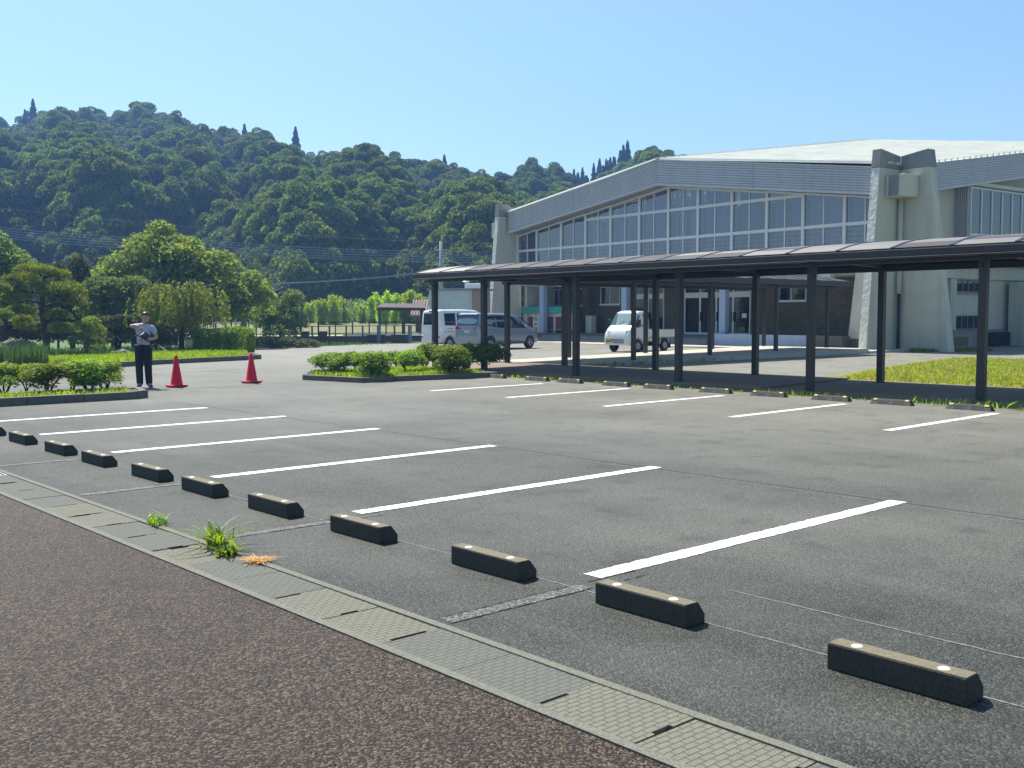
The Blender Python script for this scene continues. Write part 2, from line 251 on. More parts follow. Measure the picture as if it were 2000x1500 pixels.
# ---------------------------------------------------------------- mesh helpers
def tagit(o,label=None,cat=None,group=None,kind=None):
    if label: o['label']=label
    if cat: o['category']=cat
    if group: o['group']=group
    if kind: o['kind']=kind
    return o
def thing(name,loc,label,cat,group=None,rz=0,parent=None):
    o=bpy.data.objects.new(name,None); o.empty_display_size=.2; COL.objects.link(o); o.location=loc; o.rotation_euler=(0,0,rz)
    return tagit(o,label,cat,group)
def link(name,me,mt,parent=None,smooth=False):
    if mt is not None: me.materials.append(mt)
    o=bpy.data.objects.new(name,me); COL.objects.link(o)
    if parent: o.parent=parent
    if smooth: me.shade_smooth()
    return o
class MB:
    def __init__(s): s.v=[]; s.f=[]
    def quad(s,*p):
        i=len(s.v); s.v+= [tuple(q) for q in p]; s.f.append(tuple(range(i,i+len(p)))); return s
    def box(s,x0,x1,y0,y1,z0,z1):
        i=len(s.v); s.v+=[(x,y,z) for z in (z0,z1) for x,y in ((x0,y0),(x1,y0),(x1,y1),(x0,y1))]
        s.f+=[tuple(i+k for k in q) for q in ((0,3,2,1),(4,5,6,7),(0,1,5,4),(1,2,6,5),(2,3,7,6),(3,0,4,7))]; return s
    def prism(s,poly,z0,z1):     # poly in xy (ccw), z extrude; z may be list
        n=len(poly); i=len(s.v)
        a=z0 if hasattr(z0,'__len__') else [z0]*n; b=z1 if hasattr(z1,'__len__') else [z1]*n
        s.v+=[(p[0],p[1],a[k]) for k,p in enumerate(poly)]+[(p[0],p[1],b[k]) for k,p in enumerate(poly)]
        s.f.append(tuple(i+k for k in range(n))[::-1]); s.f.append(tuple(i+n+k for k in range(n)))
        for k in range(n): j=(k+1)%n; s.f.append((i+k,i+j,i+n+j,i+n+k))
        return s
    def extrude(s,pts,d):        # pts: 3d polygon list, d: vector
        n=len(pts); i=len(s.v); s.v+=[tuple(p) for p in pts]+[tuple(Vector(p)+Vector(d)) for p in pts]
        s.f.append(tuple(i+k for k in range(n))[::-1]); s.f.append(tuple(i+n+k for k in range(n)))
        for k in range(n): j=(k+1)%n; s.f.append((i+k,i+j,i+n+j,i+n+k))
        return s
    def tube(s,pts,rad,n=8,cap=True):
        P=[Vector(p) for p in pts]; rad=rad if hasattr(rad,'__len__') else [rad]*len(P); i=len(s.v)
        up=Vector((0,0,1))
        for k,p in enumerate(P):
            d=(P[min(k+1,len(P)-1)]-P[max(k-1,0)]).normalized()
            a=d.cross(up if abs(d.z)<.95 else Vector((1,0,0))).normalized(); b=d.cross(a)
            for q in range(n):
                t=2*math.pi*q/n; s.v.append(tuple(p+(a*math.cos(t)+b*math.sin(t))*rad[k]))
        for k in range(len(P)-1):
            for q in range(n): r=(q+1)%n; s.f.append((i+k*n+q,i+k*n+r,i+(k+1)*n+r,i+(k+1)*n+q))
        if cap:
            s.f.append(tuple(i+q for q in range(n))[::-1]); e=i+(len(P)-1)*n; s.f.append(tuple(e+q for q in range(n)))
        return s
    def lathe(s,prof,n=20,c=(0,0,0),ax='z'):
        i=len(s.v)
        for r,z in prof:
            for q in range(n):
                t=2*math.pi*q/n; x,y=r*math.cos(t),r*math.sin(t)
                s.v.append((c[0]+x,c[1]+y,c[2]+z) if ax=='z' else (c[0]+x,c[1]+z,c[2]+y))
        for k in range(len(prof)-1):
            for q in range(n): r=(q+1)%n; s.f.append((i+k*n+q,i+k*n+r,i+(k+1)*n+r,i+(k+1)*n+q))
        return s
    def mesh(s,name='m'):
        me=bpy.data.meshes.new(name); me.from_pydata(s.v,[],s.f); me.update(); 
        bm=bmesh.new(); bm.from_mesh(me); bmesh.ops.recalc_face_normals(bm,faces=bm.faces); bm.to_mesh(me); bm.free(); return me
    def build(s,name,mt,parent=None,smooth=False,bevel=0):
        o=link(name,s.mesh(name),mt,parent,smooth)
        if bevel:
            b=o.modifiers.new('bevel','BEVEL'); b.width=bevel; b.segments=2; b.limit_method='ANGLE'; b.angle_limit=R(40)
        return o
def copy_tree(o,parent=None):
    c=o.copy(); COL.objects.link(c); c.parent=parent
    for ch in o.children: copy_tree(ch,c)
    return c
def quadmesh(name,V,nf,mt,k=4):
    """V: (nf*k,3) array of k-gon corners"""
    me=bpy.data.meshes.new(name); me.vertices.add(nf*k); me.vertices.foreach_set('co',V.astype(np.float32).ravel())
    me.loops.add(nf*k); me.loops.foreach_set('vertex_index',np.arange(nf*k,dtype=np.int32))
    me.polygons.add(nf); me.polygons.foreach_set('loop_start',np.arange(nf,dtype=np.int32)*k); me.polygons.foreach_set('loop_total',np.full(nf,k,dtype=np.int32))
    me.update(calc_edges=True); 
    if mt: me.materials.append(mt)
    return me
def leaves(C,size,rng,aspect=.55,up=None,jit=.35,out=None,outw=.5,droop=0):
    """array of rhombic leaves at centres C"""
    n=len(C); d=rng.normal(size=(n,3)); 
    if out is not None: d=d+out*outw*2
    if up is not None: d=d*(1-up)+np.array([0,0,1.])*up*1.5
    nrm=d/np.linalg.norm(d,axis=1)[:,None]
    t=rng.normal(size=(n,3)); t[:,2]-=droop; t-= (t*nrm).sum(1)[:,None]*nrm; t/=np.linalg.norm(t,axis=1)[:,None]
    b=np.cross(nrm,t); s=size*(1+jit*(rng.random(n)*2-1))[:,None]
    V=np.stack([C-t*s*.5,C+b*s*.5*aspect+t*s*.05,C+t*s*.5,C-b*s*.5*aspect+t*s*.05],1)
    return V.reshape(-1,3)
def shell(lobes,n,rng,depth=.18,low=-.35,rough=.12):
    """points near surfaces of ellipsoid lobes [(cx,cy,cz,rx,ry,rz)], with outward normals"""
    L=np.array(lobes,float); A=(L[:,3]*L[:,4]+L[:,3]*L[:,5]+L[:,4]*L[:,5]); idx=rng.choice(len(L),size=n,p=A/A.sum())
    d=rng.normal(size=(n,3)); d/=np.linalg.norm(d,axis=1)[:,None]
    bad=d[:,2]<low; d[bad,2]*=-1
    r=1-np.abs(rng.normal(size=n))*depth+rough*np.sin(d[:,0]*9+idx)*np.sin(d[:,1]*8+idx*2)*np.cos(d[:,2]*7)
    P=L[idx,:3]+d*L[idx,3:6]*r[:,None]
    return P,d
def blades(pts,h,wd,rng,mt,name='grass',lean=.35,zf=None):
    n=len(pts); a=rng.random(n)*6.283; H=h*(.5+rng.random(n)*.9); W=wd*(.6+rng.random(n)*.8)
    P=np.zeros((n,3)); P[:,:pts.shape[1]]=pts
    dx=np.stack([np.cos(a),np.sin(a),np.zeros(n)],1)*W[:,None]*.5
    l=rng.normal(size=(n,2))*lean*H[:,None]; tip=P+np.stack([l[:,0],l[:,1],H],1); mid=P+np.stack([l[:,0]*.3,l[:,1]*.3,H*.6],1)
    V=np.stack([P-dx,P+dx,mid+dx*.7,tip,mid-dx*.7],1).reshape(-1,3)
    return quadmesh(name,V,n,mt,5)
def inpoly(P,poly):
    x,y=P[:,0],P[:,1]; c=np.zeros(len(P),bool); n=len(poly)
    for i in range(n):
        x1,y1=poly[i]; x2,y2=poly[(i+1)%n]
        c^=((y1>y)!=(y2>y))&(x<(x2-x1)*(y-y1)/((y2-y1) or 1e-9)+x1)
    return c
def scatter(poly,n,rng):
    p=np.array(poly); lo,hi=p.min(0),p.max(0); out=[]
    while sum(map(len,out))<n:
        q=rng.random((n*2,2))*(hi-lo)+lo; out.append(q[inpoly(q,poly)])
    return np.concatenate(out)[:n]
# tree: thing > crown, trunk
def make_tree(name,loc,label,cat,lobes,nleaf,lsize,lmat,bmat,trunk_h,trunk_r,seed,group=None,aspect=.55,depth=.18,low=-.35,up=None,stems=1,limbs=True,droop=0,spread=.1,rough=.12,partnames=('crown','trunk')):
    rng=np.random.default_rng(seed); rnd=random.Random(seed)
    t=thing(name,loc,label,cat,group)
    C,d=shell(lobes,nleaf,rng,depth,low,rough)
    me=quadmesh(partnames[0],leaves(C,lsize,rng,aspect,up,out=d,outw=.25,droop=droop),nleaf,lmat)
    link(partnames[0],me,None,t)
    b=MB()
    for s in range(stems):
        bx,by=(rnd.uniform(-spread,spread),rnd.uniform(-spread,spread)) if stems>1 else (0,0)
        top=Vector((bx*2,by*2,trunk_h)); mid=Vector((bx*1.4+rnd.uniform(-.08,.08)*trunk_h,by*1.4+rnd.uniform(-.08,.08)*trunk_h,trunk_h*.5))
        b.tube([(bx,by,-.15),tuple(mid),tuple(top)],[trunk_r*1.25,trunk_r*.9,trunk_r*.7],8)
        if limbs:
            for L in lobes[s::stems]:
                c=Vector(L[:3]); k=.35+rnd.random()*.25; q=mid.lerp(top,rnd.uniform(.5,1)); mm=q.lerp(c,.5)+Vector((rnd.uniform(-.1,.1),rnd.uniform(-.1,.1),rnd.uniform(0,.15)))*L[3]
                b.tube([tuple(q),tuple(mm),tuple(c+Vector((0,0,L[5]*.3)))],[trunk_r*.55,trunk_r*.35,trunk_r*.12],6)
    b.build(partnames[1],bmat,t,True)
    return t

# ================================================================ SETTING
def sheet(name,poly,z,mt,thick=0,kind='structure'):
    b=MB()
    if thick: b.prism(poly,z-thick,z)
    else: b.quad(*[(x,y,z) for x,y in poly])
    return tagit(b.build(name,mt),kind=kind)
sheet('ground',[(-1500,-1500),(1500,-1500),(1500,1500),(-1500,1500)],-.6,M['paddy'])
lot=[(3.31,-30),(90,-30),(90,75),(60,68),(42,54.5),(31,48.2),(20.5,46),(-14,46),(-14,60),(-30,60),(-30,22),(3.31,22)]
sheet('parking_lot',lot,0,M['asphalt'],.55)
sheet('red_asphalt_path',[(-40,-30),(2.83,-30),(2.83,21.5),(-40,21.5)],0,M['red_asphalt'],.55)
# --- gutter with lids
g=thing('drain_gutter',(0,0,0),'concrete drain gutter between the reddish asphalt and the parking lot','gutter'); 
MB().box(2.835,2.885,-8,21.4,-.3,.006).build('kerb_lip',M['gutter'],g)
MB().box(3.255,3.305,-8,21.4,-.3,.006).build('kerb_lip',M['gutter'],g)
MB().box(2.885,3.255,-8,21.4,-.32,-.22).build('channel_floor',M['crack'],g)
def cover_mesh(nl,nr,dz):
    # plate .362 x .537 with hand slots cut in both short ends
    w=.181; h=.2685; P=[(-w,-h)]
    if nl: a,b_,d=nl; P+=[(a,-h),(a,-h+d),(b_,-h+d),(b_,-h)]
    P+=[(w,-h),(w,h)]
    if nr: a,b_,d=nr; P+=[(b_,h),(b_,h-d),(a,h-d),(a,h)]
    P+=[(-w,h)]
    mb=MB(); mb.prism(P,-.06,0)
    return mb.mesh('lid')
vars_=[cover_mesh((-.12,.10,.022),None,0),cover_mesh(None,(-.05,.08,.03),0),cover_mesh(None,None,0),cover_mesh((-.06,.05,.02),(-.16,.0,.018),0)]
rn=random.Random(4)
k=0; y=2.52-.5436*7
while y<10.7:
    yc=y+.2718
    yel=any(a<yc<b for a,b in ((-2,1.5),(1.9,3.07),(4.1,5.25),(6.3,6.95),(8.0,9.2)))
    pat=vars_[2] if 3.1<yc<4.1 or 5.3<yc<6.2 else vars_[rn.choice([0,1,3])]
    if abs(yc-2.79)<.1: pat=vars_[3]
    me=pat.copy(); me.materials.append(M['cover_a' if yel else 'cover_b'])
    o=bpy.data.objects.new('drain_lid',me); COL.objects.link(o); o.parent=g; o.location=(3.07,yc,rn.uniform(-.001,.004)); o.rotation_euler=(rn.uniform(-.004,.004),rn.uniform(-.006,.006),rn.uniform(-.006,.006))
    y+=.5436; k+=1
gr=MB()
y_g=y
while y<21:
    if y<y_g+1.0:
        for i in range(9): gr.box(2.90+i*.042,2.915+i*.042,y+.01,y+.99,-.03,0)
        gr.box(2.89,3.25,y+.0,y+.02,-.03,.002); gr.box(2.89,3.25,y+.97,y+.99,-.03,.002); gr.build('steel_grating',M['galv'],g); y+=1.0
    else:
        me=vars_[2].copy(); me.materials.append(M['cover_b']); o=bpy.data.objects.new('drain_lid',me); COL.objects.link(o); o.parent=g; o.location=(3.07,y+.2718,0); y+=.5436
# --- painted lines
def strip(name,x0,x1,yc,w,z,mt,seed,dy=0,jit=.008,yy=None):
    rnd=random.Random(seed); n=max(8,int((x1-x0)/.035)); V=[]
    for i in range(n+1):
        x=x0+(x1-x0)*i/n; y=yc+dy*i/n
        V+= [(x,y-w/2+rnd.uniform(-jit,jit),z),(x,y+w/2+rnd.uniform(-jit,jit),z)]
    b=MB(); b.v=V; b.f=[(2*i,2*i+2,2*i+3,2*i+1) for i in range(n)]
    o=b.build(name,mt); return tagit(o,kind='structure')
LY=[4.36,7.09,9.64,12.22,14.76,17.1]; LX=[8.4,8.46,8.4,8.48,8.45,8.25]
for i,yy in enumerate(LY[:6]): strip('parking_line',4.70 if i else 4.60,LX[i],yy,.15,.004,M['line'],i)
for i,(xa,xb,yy) in enumerate([(13.58, 16.93, 17.61), (13.52, 17.14, 15.12), (13.45, 16.95, 12.47), (13.47, 16.92, 9.79), (13.45, 17.05, 7.17)]): strip('parking_line',xa,xb,yy,.14,.004,M['line'],10+i,dy=.05)
def ystrip(name,x,y0,y1,w,z,mt,seed,jit=.004):
    rnd=random.Random(seed); n=int((y1-y0)/.1); V=[]
    for i in range(n+1):
        y=y0+(y1-y0)*i/n; a=rnd.uniform(-jit,jit); V+=[(x-w/2+a,y,z),(x+w/2+a+rnd.uniform(-jit,jit)*.5,y,z)]
    b=MB(); b.v=V; b.f=[(2*i,2*i+1,2*i+3,2*i+2) for i in range(n)]
    return tagit(b.build(name,mt),kind='structure')
ystrip('chalk_guide_line',4.33,-3,18,.012,.0025,M['chalk'],1)
ystrip('chalk_guide_line',8.26,-3,21,.016,.0025,M['chalk'],2); ystrip('chalk_guide_line',8.36,-3,19,.012,.0025,M['crack'],3)
ystrip('chalk_guide_line',4.95,-2,3.6,.014,.0025,M['chalk'],4); ystrip('chalk_guide_line',16.3,2,20,.03,.0025,M['chalk'],5,.01)
for i,(yy,xe) in enumerate(((4.24,4.4),(6.95,4.35),(9.5,4.3),(11.95,4.3))):
    strip('asphalt_seam',3.36,xe,yy,.11,.002,M['seam'],40+i,dy=-.02,jit=.012)
    for s in (-.06,.06): strip('asphalt_crack',3.33,xe+.5,yy+s,.009,.0045,M['crack'],50+i+s*10,dy=-.02,jit=.007)
strip('asphalt_crack',8.3,60,21.6,.03,.003,M['crack'],70,dy=6,jit=.02)
strip('asphalt_crack',8.8,40,27.,.05,.003,M['crack'],71,dy=9,jit=.03)
# ================================================================ WHEEL STOPS
def stop_proto():
    t=thing('wheel_stop',(0,0,0),'','wheel stop')
    p=[(0,0),(.16,0),(.16,.05),(.105,.118),(.0,.118)]
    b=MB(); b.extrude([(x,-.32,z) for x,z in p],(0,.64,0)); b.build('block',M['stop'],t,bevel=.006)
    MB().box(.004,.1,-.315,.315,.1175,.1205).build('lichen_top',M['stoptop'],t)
    r=MB(); r.lathe([(0,.0035),(.022,.003),(.026,0)],16,(.05,-.2,.1206)); r.build('reflector',M['refl'],t)
    r=MB(); r.lathe([(0,.0035),(.022,.003),(.026,0)],16,(.05,.2,.1206)); r.build('reflector',M['refl'],t)
    return t
names=['nearest concrete wheel stop, at the lower right with two white reflector discs','concrete wheel stop at the near end of the longest white line, second from the right','concrete wheel stop standing alone between two white lines, third from the right',
 'fourth wheel stop from the right, its top brown, touching a white line end','fifth wheel stop from the right, behind the green weed clump','sixth wheel stop from the right, with a white line starting at its end','seventh wheel stop from the right in the left front row',
 'eighth wheel stop from the right, where the third farthest line begins','ninth wheel stop from the right in the left row, between two lines','tenth wheel stop from the right, near the left picture edge','wheel stop cut off by the left edge of the picture','wheel stop just past the left picture edge']
pr=stop_proto(); rn=random.Random(7)
for i,yy in enumerate([2.17,3.62,4.89,6.31,7.58,8.86,10.03,11.4,12.63,14.0,15.3,16.6]):
    o=pr if i==0 else copy_tree(pr)
    o.location=(4.165+rn.uniform(-.01,.02),yy,0); o.rotation_euler=(0,0,rn.uniform(-.012,.012)); o['label']=names[i]; o['group']='concrete wheel stops in the front row'
def stop2():
    t=thing('wheel_stop',(0,0,0),'','wheel stop')
    b=MB(); L=.39
    b.v=[(0,-L,0),(0,L,0),(.17,L,0),(.17,-L,0),(.06,-L+.035,.095),(.06,L-.035,.095),(.12,L-.035,.095),(.12,-L+.035,.095)]
    b.f=[(0,1,5,4),(1,2,6,5),(2,3,7,6),(3,0,4,7),(4,5,6,7),(0,3,2,1)]; b.build('block',M['greystop'],t,bevel=.005)
    for s in (-1,1):
        q=MB(); 
        q.extrude([(.0305+.0+.012,s*.30-.035,.074),(.0305+.012,s*.30+.035,.074),(.062,s*.30+.035,.0985),(.062,s*.30-.035,.0985)],(-.004,0,.003)); q.build('yellow_mark',M['yellow'],t)
    q=MB()
    for i in range(4):
        for s in (-1,1):
            z=.02+i*.016; x=z/.095*.06
            q.extrude([(x-.001,s*.04,z),(x-.001,s*.25,z),(x+.004,s*.25,z+.006),(x+.004,s*.04,z+.006)],(-.003,0,.002))
    q.build('ribs',M['rubber'],t)
    return t
pr=stop2()
ry=[7.8,9.2,10.42,11.8,13.1,14.65,15.9,17.4,18.55,20.15,6.5]
nm=['fifth','sixth','seventh','eighth','ninth','tenth']
lab=['low black wheel stop beside the tall near walkway post, below the weeds','low wheel stop left of the one by the near walkway post','low wheel stop in front of the step in the walkway slab','low wheel stop between the second and third posts from the right','low wheel stop below the post row, fifth from the right',
 'low wheel stop with a white line end just left of it, sixth from the right','low wheel stop in front of the middle walkway post','low wheel stop nearly in front of the parked small truck','low wheel stop second from the bush island','low wheel stop right beside the bush island, farthest of its row','low black wheel stop cut by the right edge of the picture']
for i,yy in enumerate(ry):
    o=pr if i==0 else copy_tree(pr)
    o.location=(17.3+(.02*(yy-8)),yy,0); o['label']=lab[i]; o['group']='black wheel stops along the walkway'; o.rotation_euler=(0,0,rn.uniform(-.03,.03))
# ================================================================ KERBED BEDS
def kerb_ring(name,poly,h,wd,label,parent_kind=None,soil=M['soil']):
    t=thing(name,(0,0,0),label,'planting bed')
    n=len(poly); P=[Vector((*p,0)) for p in poly]; c=sum(P,Vector())/n
    def off(i,d):
        a,b,cc=P[i-1],P[i],P[(i+1)%n]; n1=(b-a).normalized().cross(Vector((0,0,1))); n2=(cc-b).normalized().cross(Vector((0,0,1))); m_=(n1+n2).normalized(); return b-m_*d/max(.5,m_.dot(n1))
    inner=[off(i,wd) for i in range(n)]
    for i in range(n):
        j=(i+1)%n; a,b=P[i],P[j]; ia,ib=inner[i],inner[j]; L=(b-a).length; k=max(1,round(L/1.0))
        for q in range(k):
            s0,s1=q/k,(q+1)/k; e=.006/L
            pa,pb=a.lerp(b,s0+e),a.lerp(b,s1-e); qa,qb=ia.lerp(ib,s0+e),ia.lerp(ib,s1-e)
            MB().prism([tuple(pa[:2]),tuple(pb[:2]),tuple(qb[:2]),tuple(qa[:2])],-.02,h+rn.uniform(-.006,.006)).build('kerbstone',M['conc'],t,bevel=.012)
    MB().prism([tuple(p[:2]) for p in inner],-.02,h-.03).build('soil',soil,t)
    return t
islL=[(-7,19.85),(8.15,19.85),(8.45,20.05),(8.75,21.15),(-7,21.6)]
kerb_ring('planting_island',islL,.15,.14,'kerbed planting island with low bushes at the left, behind the first parking line')
islR=[(14.02,20.85),(14.9,20.75),(17.9,20.3),(18.15,24.4),(14.5,24.3),(13.62,22.9)]
kerb_ring('planting_island',islR,.13,.13,'kerbed planting island with a row of bushes at the left end of the covered walkway')
gard=[(-14,29.5),(12.2,32.4),(14.8,33.7),(18.2,34.6),(19.2,35.2),(20.1,37.2),(20.6,41),(18,45.5),(-14,45.5)]
kerb_ring('garden_bed',gard,.16,.14,'large kerbed garden bed of grass, pines and clipped shrubs at the left')
rg=np.random.default_rng(5)
def grass(name,poly,n,h,wd,mt,z,lean=.35):
    p=scatter(poly,n,rg); me=blades(p,h,wd,rg,mt,name,lean); o=link(name,me,None); o.location.z=z; return tagit(o,kind='stuff')
gfront=[(-6,31.2),(12.2,32.8),(14.6,34.0),(18.1,34.9),(19.6,37.0),(18,39),(12,37),(6,36),(-6,35)]
grass('bed_grass',gfront,34000,.16,.03,M['grass'],.12)
grass('bed_grass',[(-6,35),(6,36),(12,37),(19,38.5),(20,45),(-10,45)],14000,.22,.035,M['darkgrass'],.12)
grass('long_grass',[(7.5,31.9),(10.6,32.3),(11.3,34.5),(8.2,34.2)],2600,.55,.03,M['darkgrass'],.12,.2)
grass('island_ground_cover',[(x,y) for x,y in ((-7,20.1),(8.1,20.1),(8.4,21),(-7,21.4))],7000,.09,.03,M['grass'],.1)
grass('island_ground_cover',[(14.1,21.05),(17.7,20.6),(17.9,24.1),(14.6,24.1),(13.9,22.9)],7000,.10,.03,M['grass'],.09)
# --- lawn beyond the walkway
lawn=[(22.95,14.2),(25,14.9),(28,15.5),(33,16.9),(37,17.4),(40,18.2),(37.6,14.8),(39,5),(39,-12),(22.95,-12)]
sheet('lawn',lawn,.02,M['lawn'],.02)
grass('lawn_grass',[(23.1,13.6),(28,15.2),(36.5,16.9),(37.4,14.8),(38.8,4),(38.8,-4),(23.1,-4)],60000,.07,.035,M['lawngrass'],.02)
sheet('yard_strip_kerb',[(38.9,-12),(39.15,-12),(39.2,5),(37.9,14.9),(37.65,14.8),(38.9,5)],.05,M['conc'],.05)
grass('weeds_by_wall',[(43.0,22.0),(46.5,20.6),(45.5,19.4),(42.3,21.4)],2600,.13,.03,M['grass'],0)
# ================================================================ WALKWAY
SY=24.6
def skew(x,y): return y+(x-18.8)*.11
tW=thing('walkway_slab',(0,0,0),'raised concrete floor slab under the long covered walkway','walkway')
def slab(b,x0,x1,y0,y1,z0,z1): b.prism([(x0,y0+(x0-18.8)*.11),(x1,y0+(x1-18.8)*.11),(x1,y1+(x1-18.8)*.11),(x0,y1+(x0-18.8)*.11)],-.05 if z0 is None else z0,z1); return b
slab(MB(),18.42,22.75,12.7,SY+.2,None,.085).build('slab_left',M['slab_shade'],tW,bevel=.01)
slab(MB(),18.42,22.75,-8,12.69,None,.045).build('slab_right',M['slab_shade'],tW,bevel=.01)
tB=thing('entrance_path',(0,0,0),'pale concrete path from the walkway to the hall entrance, lit along its far half','path')
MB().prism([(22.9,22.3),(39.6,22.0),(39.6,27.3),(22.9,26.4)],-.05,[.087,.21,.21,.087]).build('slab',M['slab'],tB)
MB().prism([(39.6,21.9),(43.4,21.9),(47.3,50.5),(43.4,50.2),(41.6,36),(40.2,27.3)],-.05,[.10,.10,.02,.02,.02,.10]).build('apron',M['slab'],tB)
grass('weeds_along_slab',[(17.75,4),(18.4,4),(18.4,17.5),(17.75,17.5)],700,.055,.02,M['grass'],0,.5)
grass('weeds_along_slab',[(17.9,6.5),(18.4,6.5),(18.4,9.2),(17.9,9.2)],150,.12,.02,M['grass'],0,.5)
grass('weeds_along_slab',[(17.9,10.2),(18.4,10.2),(18.4,12.6),(17.9,12.6)],150,.10,.02,M['grass'],0,.5)
grass('weeds_along_slab',[(23,22.0),(34,22.2),(34,22.6),(23,22.45)],500,.12,.03,M['grass'],.02,.5)
grass('weeds_along_slab',[(17.8,17.5),(18.4,17.5),(18.4,20.2),(17.8,20.2)],250,.08,.02,M['grass'],0,.5)
def vault(t,x0,x1,ys,ze,zc,skewf,axis='y',bays=None,panelmat=None,zend=None):
    """curved sheet roof: ribs and sheet panels between rib positions ys"""
    prof=[]; n=8
    for i in range(n+1):
        s=i/n; prof.append((x0+(x1-x0)*s, ze+(zc-ze)*math.sin(math.pi*(.06+.88*s))**.8))
    P=lambda s,y,dz=0: ((prof[s][0], skewf(prof[s][0],y), prof[s][1]+dz) if axis=='y' else (y, skewf(y,prof[s][0]), prof[s][1]+dz))
    for a,b in zip(ys[:-1],ys[1:]):
        m_=MB(); 
        for s in range(n): m_.quad(P(s,a+.02),P(s+1,a+.02),P(s+1,b-.02),P(s,b-.02))
        for s in range(n): m_.quad(P(s,a+.02,-.012),P(s+1,a+.02,-.012),P(s+1,b-.02,-.012),P(s,b-.02,-.012))
        m_.build('roof_sheet',panelmat or M['polyc'],t,True)
    for y in ys:
        m_=MB()
        pts=[P(s,y,.012) for s in range(n+1)]
        for s in range(n): 
            d=.035
            a=P(s,y-d,.014);b=P(s+1,y-d,.014);c=P(s+1,y+d,.014);e=P(s,y+d,.014)
            m_.extrude([a,b,c,e],(0,0,-.075))
        m_.build('roof_rib',M['steel'],t)
tR=thing('covered_walkway',(0,0,0),'long covered walkway with dark steel posts and a curved smoked-sheet roof','walkway roof')
ys=[-8+i*1.13 for i in range(29)]; ys=[SY-i*1.135 for i in range(29)][::-1]
sk1=lambda x,y: skew(x,y)
vault(tR,18.42,22.75,ys,2.74,3.10,sk1)
Y0=ys[0]
for xx,lab_ in ((18.4,'front'),(22.78,'back')):
    b=MB(); y0,y1=skew(xx,Y0)-.1,skew(xx,SY)+.06
    b.box(xx-.05,xx+.05,y0,y1,2.665,2.80); b.box(xx-.075,xx+.075,y0,y1,2.635,2.665) ; b.build('eave_gutter',M['steel'],tR,bevel=.012)
    b=MB(); x2=xx+(.38 if xx<20 else -.38); b.box(x2-.04,x2+.04,y0+.1,y1-.1,2.57,2.70); b.build('beam',M['steel'],tR)
FY=[24.15,21.95,18.4,15.13,11.72,8.24,4.75,1.3,-2.2,-5.6]
for i,yy in enumerate(FY):
    xf=18.8; xb=22.3
    zb=.085 if yy>12.7 else .045
    for x,yw in ((xf,yy),(xb,yy+(.75 if i==0 else .36))):
        b=MB(); b.box(x-.07,x+.07,yw-.07,yw+.07,zb,2.66); b.box(x-.11,x+.11,yw-.11,yw+.11,zb,zb+.012); b.build('post',M['steel'],tR,bevel=.008)
    b=MB(); b.extrude([(xf,yy-.035,2.665),(xf,yy-.035,2.76),(xb,yy+.36-.035,2.76),(xb,yy+.36-.035,2.665)],(0,.07,0)); b.build('cross_beam',M['steel'],tR)
    b=MB(); b.tube([(xf-.05,yy,2.42),(xf-.2,yy,2.6)],.016,6); b.build('brace',M['steel'],tR)
# branch towards the entrance
tR2=thing('entrance_walkway_roof',(0,0,0),'shorter covered walkway branching to the hall entrance doors','walkway roof')
xs=[23.1+i*1.13 for i in range(15)]
vault(tR2,22.5,26.5,xs,2.86,3.18,lambda x,y:y,axis='x')
for yy in (22.48,26.5):
    b=MB(); b.box(22.9,39.0,yy-.05,yy+.05,2.78,2.94); b.box(22.9,39.0,yy-.07,yy+.07,2.74,2.78); b.build('eave_gutter',M['steel'],tR2)
for x,zb in ((26.1,.12),(30.2,.17),(34.3,.22),(37.9,.26)):
    for yy in (22.9,25.9):
        if x<27 and yy<23: yy=22.9
        b=MB(); b.box(x-.065,x+.065,yy-.065,yy+.065,zb,2.80); b.build('post',M['steel'],tR2,bevel=.008)
    b=MB(); b.box(x-.035,x+.035,22.5,26.4,2.72,2.84); b.build('cross_beam',M['steel'],tR2)
for yy in (22.9,25.9): MB().box(23,38.6,yy-.04,yy+.04,2.62,2.73).build('beam',M['steel'],tR2)

# ================================================================ GYMNASIUM (local: x right along the front, y inwards, z up)
th=R(85); ex=Vector((-math.cos(th),-math.sin(th),0)); 
gym=thing('sports_hall',(43.5,23.6,0),'large cream sports hall with a four-gabled white metal roof and a glazed upper front','building',rz=math.atan2(ex.y,ex.x))
def gb(name,mt,b,parent=None,**k): return b.build(name,mt,parent or gym,**k)
XL=-26.3; XM=-13.1; D=36.
def zfb(x,t=0): # bottom of the front fascia
    return 6.87+(8.57-6.87)*(1-abs(x-XM)/13.1)
